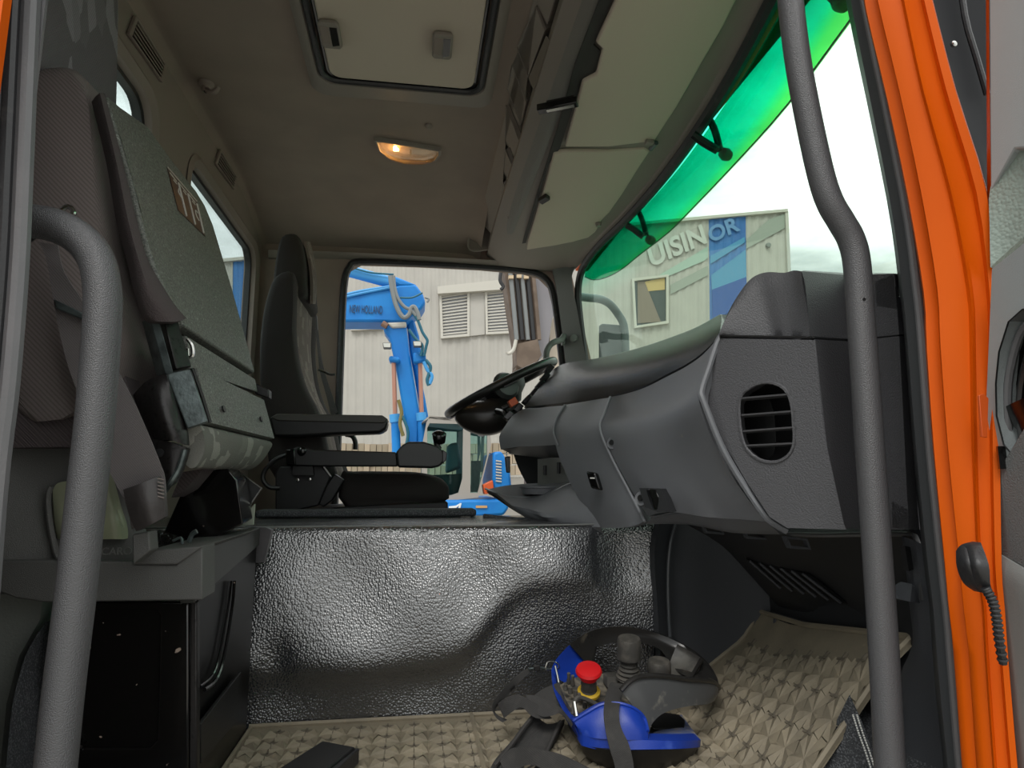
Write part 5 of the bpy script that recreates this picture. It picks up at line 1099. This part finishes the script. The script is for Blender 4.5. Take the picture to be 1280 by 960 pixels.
pipe_window([(438,400),(478,398),(478,411),(438,413)])
w = pipe_window([(790,348),(836,343),(836,404),(793,410)])
MB().prism([wp(797, 352, .06), wp(806, 352, .06), wp(826, 402, .06), wp(797, 404, .06)], Fh*.01).build('interior_board', mat('brown board', srgb(120,108,96), .7), w)
MB().prism([wp(806, 352, .06), wp(831, 347, .06), wp(831, 362, .06), wp(810, 364, .06)], Fh*.01).build('interior_panel', mat('ochre board', srgb(186,160,104), .7), w)
MB().lathe(wp(960, 307, .05), -Fh, [(0, 0), (.07, 0), (.06, .06), (0, .07)], 12).build('wall_lamp', mat('lamp grey', srgb(110,116,112), .6), t)
# faint diagonal sign and windscreen reflection, painted as lettering and bands on the wall
pale = mat('pale sign reflection lettering', srgb(182,185,177), .6); pale2 = mat('pale green sign reflection', srgb(152,172,160), .6); dull = mat('dull grey sign reflection', srgb(144,150,140), .6); sky_b = mat('light blue sign reflection', srgb(72,136,172), .6); deep = mat('deep blue sign reflection', srgb(36,78,146), .6); lblue = mat('light blue reflection lettering', srgb(92,134,176), .6)
MB().prism([wp(810, 352, .045), wp(885, 308, .045), wp(885, 322, .045), wp(880, 326, .045), wp(836, 345, .045)], Fh*.01).build('sign_reflection_band', pale2, t)
MB().prism([wp(838, 356, .047), wp(885, 332, .047), wp(885, 344, .047), wp(838, 368, .047)], Fh*.01).build('sign_reflection_band', dull, t)
MB().prism([wp(933, 300, .045), wp(960, 275, .045), wp(981, 267, .045), wp(981, 285, .045), wp(933, 311, .045)], Fh*.01).build('sign_reflection_band', dull, t)
MB().prism([wp(888, 320, .05), wp(931, 296, .05), wp(931, 303, .05), wp(888, 330, .05)], Fh*.01).build('sign_reflection_band', sky_b, t)
MB().prism([wp(889, 344, .05), wp(932, 312, .05), wp(933, 346, .05), wp(890, 362, .05)], Fh*.01).build('sign_reflection_band', sky_b, t)
MB().prism([wp(890, 362, .05), wp(933, 346, .05), wp(934, 380, .05), wp(891, 400, .05)], Fh*.01).build('sign_reflection_band', deep, t)
xd = (wp(925, 282)-wp(815, 330)).normalized(); yd = (wp(800, 300)-wp(810, 335)).normalized()
yd = (V((0, 0, 1))-Fh*0); 
text('lettering', 'UISIN', pale, wp(815, 334, .056), xd, (yd-xd*yd.dot(xd)*.6), (wp(884,304)-wp(815,334)).length, t, .006, height=.54, bold=.03)
text('lettering', 'OR', lblue, wp(889, 304, .060), xd, (yd-xd*yd.dot(xd)*.6), (wp(926,288)-wp(889,304)).length, t, .006, height=.42, bold=.03)

# ================================================================== OUTSIDE: BLUE EXCAVATOR
YE = 8.0
t = thing('blue_excavator', 'large blue excavator with raised boom seen through the far door opening', 'excavator', PY(570, 660, YE)-V((0, 0, 1)))
def ex(name, pts, m, dep=.35, y=YE, bev=.03, par=None): return MB().prism([(a, b, y) for a, b in pts], (0, dep, 0)).build(name, m, par or t, bevel=bev)
boom = ex('boom', [(410,374),(430,371),(500,356),(520,355),(529,368),(532,378),(527,386),(515,395),(507,403),(470,402),(410,402)], blue_ex, .45)
ex('boom_top_plate', [(485,342),(497,346),(522,356),(500,358),(488,352)], blue_ex, .3)
MB().tube([(418,334,YE+.1),(440,340,YE+.1),(488,353,YE+.1)], .075, 16, 2).build('lift_cylinder', blue_ex2, t)
MB().tube([(428,331,YE),(445,336,YE),(465,341,YE),(492,343,YE)], .012, 6, 3).build('hose', dk_hose, t)
for dy in (0, 3):
    MB().tube([(425,370+dy,YE-.02),(450,364+dy,YE-.02),(488,358+dy*.5,YE-.02)], .018, 8, 3).build('hard_line', blue_ex2, t)
text('lettering', 'NEW HOLLAND', mat('dark lettering', srgb(26,52,84), .5), (437,391,YE-.012), (1, 0, .0), (0, 0, 1), (PY(478,391,YE)-PY(437,391,YE)).length, boom, .006, height=(PY(437,381,YE)-PY(437,391,YE)).length)
ex('dipper', [(478,404),(508,404),(512,440),(525,517),(523,560),(511,560),(503,510),(494,456),(487,424),(480,414)], blue_ex, .3, YE+.02)
ex('linkage', [(508,398),(518,400),(524,420),(527,445),(524,462),(532,500),(537,530),(528,530),(518,470),(512,438)], blue_ex, .25, YE+.25)
MB().prism([(483,403,YE-.01),(508,402,YE-.01),(508,409,YE-.01),(490,410,YE-.01)], (0, .3, 0)).build('pin_boss', trim_w, t, bevel=.02)
MB().tube([(478,404,YE-.03),(484,408,YE-.03)], .04, 10, 1).build('pin', mat('rust pin', srgb(120,92,76), .7), t)
rod = mat('coppery rod', srgb(178,130,112), .3, metal=.5)
for x0_, x1_, yt, yb in ((492,494,450,522), (525,527,452,520)):
    MB().tube([(x0_, yt, YE-.02), (x1_, yb, YE-.02)], .028, 10, 1).build('cylinder_rod', rod, t)
    MB().tube([(x1_, yb-2, YE-.02), (x1_+2, 580, YE-.02)], .055, 12, 1).build('cylinder_barrel', blue_ex, t)
    MB().tube([(x1_-1, yb-4, YE-.02), (x1_, yb+6, YE-.02)], .065, 12, 1).build('cylinder_collar', blue_ex2, t)
ex('cylinder_mount', [(486,444),(500,446),(500,453),(486,452)], blue_ex, .2, YE-.1)
ex('cylinder_mount', [(516,440),(532,440),(533,452),(517,454)], blue_ex, .2, YE-.1)
for pts, m_, r in (([(488,345),(490,360),(494,378),(500,392),(506,397),(512,392),(514,385),(518,384),(522,392),(524,400)], hose_m, .03), ([(492,345),(493,358),(497,372),(505,383),(514,388),(520,395)], hose_m, .022),
                   ([(514,388),(522,400),(528,415),(534,425),(533,432),(530,445)], dk_hose, .018), ([(511,412),(520,424),(528,432),(526,445)], dk_hose, .018), ([(500,372),(515,372),(528,366)], dk_hose, .012), ([(531,372),(536,374),(534,378)], hose_m, .012),
                   ([(532,450),(538,458),(536,468),(534,475),(536,482)], dk_hose, .022), ([(530,452),(534,462),(540,470),(537,480)], blue_ex2, .022), ([(498,500),(502,515),(500,530),(504,545)], mat('olive hose', srgb(110,100,50), .5), .022), ([(503,520),(510,540),(507,560)], dk_hose, .018)):
    MB().tube([(a, b, YE-.15) for a, b in pts], r, 8, 4).build('hose', m_, t)
for px, py in ((484,432), (522,430)):
    o = MB().prism([(px-6, py-4, YE-.2), (px+5, py-4, YE-.2), (px+5, py+3, YE-.2), (px-5, py+3, YE-.2)], (0, .1, 0)).build('work_lamp', mat('lamp body', srgb(96,96,92), .5), t, bevel=.01)
    MB().prism([(px-5, py-3, YE-.21), (px+4, py-3, YE-.21), (px+4, py+2, YE-.21), (px-4, py+2, YE-.21)], (0, .02, 0)).build('lens', mat('lamp glass', srgb(190,192,186), .2), o)
# cab
YC = YE-.4
out = [(527,560),(533,528),(537,521),(575,522),(612,530),(614,556),(608,580),(598,622),(560,626),(527,626)]
w1 = [(534,535),(537,529),(579,530),(578,598),(573,616),(564,619),(534,619)]; w2 = [(588,533),(609,537),(609,570),(604,590),(597,616),(588,616)]
cb = MB().plate([PY(a, b, YC) for a, b in out], [[PY(a, b, YC) for a, b in w1], [PY(a, b, YC) for a, b in w2]], (0, .06, 0)).build('cab', beige, t)
MB().plate([PY(a, b, YC)+V((0, 1.2, 0)) for a, b in out], [[PY(a, b, YC)+V((0, 1.2, 0)) for a, b in w1], [PY(a, b, YC)+V((0, 1.2, 0)) for a, b in w2]], (0, .05, 0)).build('cab_far_side', mat('cab inner', srgb(84,104,98), .6), t)
MB().prism([(527,528,YC),(537,519,YC),(612,529,YC),(612,532,YC),(537,523,YC)], (0, 1.2, 0)).build('cab_roof', beige, t)
for w_ in (w1, w2):
    MB().prism([(a, b, YC+.02) for a, b in w_], (0, .01, 0)).build('pane', glass('cab glass'+str(w_[0][0]), (.62, .80, .78, 1), .06), cb)
MB().prism([(560,555,YC+.4),(573,552,YC+.4),(577,585,YC+.4),(558,592,YC+.4)], (0, .4, 0)).build('operator_seat', mat('cab seat', srgb(70,92,98), .7), t, bevel=.04)
MB().prism([(534,594,YC+.2),(577,592,YC+.2),(577,618,YC+.2),(534,618,YC+.2)], (0, .8, 0)).build('cab_console', footd, t)
MB().tube([(604,534,YC+.1),(603,560,YC+.1),(602,590,YC+.1)], .02, 6, 2).build('cab_rail', hose_m, t)
MB().prism([(598,530,YC-.02),(606,532,YC-.02),(605,546,YC-.02),(597,545,YC-.02)], (0, .04, 0)).build('mirror', grey_ex, t, bevel=.02)
MB().prism([(589,576,YC+.03),(602,576,YC+.03),(598,615,YC+.03),(589,615,YC+.03)], (0, .02, 0)).build('door_panel', mat('cab door dark', srgb(74,76,74), .6), t)
ex('body', [(500,626),(560,625),(630,624),(637,634),(630,644),(600,646),(500,648)], blue_ex, 1.8, YC-.05, .03)
hood = ex('engine_hood', [(616,565),(627,564),(637,580),(640,612),(616,614)], blue_ex, 1.2, YC)
for k in range(8):
    MB().prism([(620, 575+k*3.6, YC-.02), (627, 576+k*3.6, YC-.02), (627, 577.6+k*3.6, YC-.02), (620, 576.8+k*3.6, YC-.02)], (0, .03, 0)).build('louvre', trim_w, hood)
ex('front_guard', [(470,606),(530,600),(532,626),(470,630)], blue_ex2, .6, YC+.2, .02)
ex('orange_box', [(604,606),(616,600),(618,616),(606,618)], orange_p, .2, YC-.08, .01)
lg = MB().prism([(561,633,YC-.07),(570,632,YC-.07),(575,629,YC-.07),(577,629,YC-.07),(575,637,YC-.07),(572,637,YC-.07),(574,632,YC-.07),(570,635,YC-.07),(569,638,YC-.07),(561,638,YC-.07)], (0, .015, 0)).build('emblem', mat('white emblem', srgb(220,224,226), .5), t)
MB().prism([(595,632,YC-.07),(609,632,YC-.07),(609,635,YC-.07),(595,635,YC-.07)], (0, .02, 0)).build('step_plate', mat('tan plate', srgb(190,150,100), .6), t)
# tracks resting on the ground
MB().prism([(500,650,YC),(640,648,YC),(655,660,YC),(655,700,YC),(500,700,YC)], (0, 1.8, 0)).build('track', mat('track steel', srgb(72,66,60), .8), t, bevel=.05)
pz = PY(570, 660, YC)
MB().box((-1.6, YC+.2, -1.3), (pz.x+.4, YC+2.0, pz.z)).build('undercarriage', mat('mud steel', srgb(90,82,72), .9), t, bevel=.05)
# second muddy excavator arm on the right
t = thing('brown_excavator', 'muddy brown and grey excavator arm to the right of the blue machine', 'excavator', PY(660, 470, 7)-V((0, 0, 2.0)))
def e2(name, pts, m, dep=.3, y=7.0): return MB().prism([(a, b, y) for a, b in pts], (0, dep, 0)).build(name, m, t)
e2('arm', [(628,320),(664,320),(668,380),(672,425),(676,440),(655,462),(645,462),(646,440),(636,380)], brown_ex)
e2('boom', [(664,325),(694,325),(697,380),(690,400),(684,440),(674,450),(671,400)], grey_ex, .35, 7.1)
e2('bucket_link', [(645,430),(672,424),(677,444),(668,456),(656,462),(646,456)], brown_ex, .3, 6.92)
for x0_, m_ in ((636, hose_m), (643, footd), (650, hose_m), (657, footd), (664, brown_ex)):
    MB().tube([(x0_, 322, 6.95), (x0_+5, 370, 6.95), (x0_+10, 425, 6.95)], .026, 8, 3).build('pipe', m_, t)
for x0_, y0_ in ((639,346), (649,345), (658,346)): e2('pipe_clamp', [(x0_-3,y0_-2),(x0_+3,y0_-2),(x0_+3,y0_+2),(x0_-3,y0_+2)], mat('tan clamp', srgb(190,170,140), .7), .05, 6.9)
MB().tube([(627,335,6.9),(625,350,6.9),(629,358,6.9),(626,362,6.9)], .02, 6, 3).build('hose', footd, t)
MB().tube([(645,425,6.9),(642,437,6.9),(636,442,6.9),(634,440,6.9)], .02, 8, 3).build('hook', trim_w, t)
MB().tube([(684,335,6.9),(692,342,6.9),(688,352,6.9),(693,360,6.9)], .012, 6, 4).tube([(680,330,6.9),(684,345,6.9),(690,350,6.9)], .012, 6, 4).build('hose', hose_m, t)
e2('upper_house', [(688,400),(700,392),(712,400),(716,520),(684,520)], mat('cream counterweight', srgb(176,166,150), .6), .6, 7.3)
MB().box((PY(664,500,7).x, 6.9, -1.3), (PY(716,500,7).x, 7.55, PY(660,560,7).z)).build('undercarriage', brown_ex, t, bevel=.05)
# low stone stack behind
t = thing('stone_stack', 'low stack of rough brown stones along the foot of the warehouse', 'stones', PY(560, 660, 12)-V((0, 0, 1)))
rnd = random.Random(5); a = PY(400, 553, 12); b = PY(660, 553, 12)
n = 36; stm = [mat('stone %d' % k, srgb(150+12*k, 138+10*k, 118+9*k), .9, bump=('noise', 3, 1)) for k in range(3)]
for r_ in range(3):
    for i in range(n):
        c = a.lerp(b, (i+.5*(r_ % 2))/n)-V((0, 0, .12+.2*r_)); hw = (b.x-a.x)/n*.46
        MB().obox(c+V((0, rnd.uniform(-.04, .04), rnd.uniform(-.01, .01))), V((hw, 0, 0)), V((0, .15, 0)), V((0, 0, .09))).build('stone', stm[rnd.randrange(3)], t, bevel=0)
MB().box((a.x, 11.9, -1.3), (b.x, 12.3, a.z-.62)).build('plinth', concrete, t)
for o in list(bpy.data.objects):
    if '_w' in o: del o['_w']
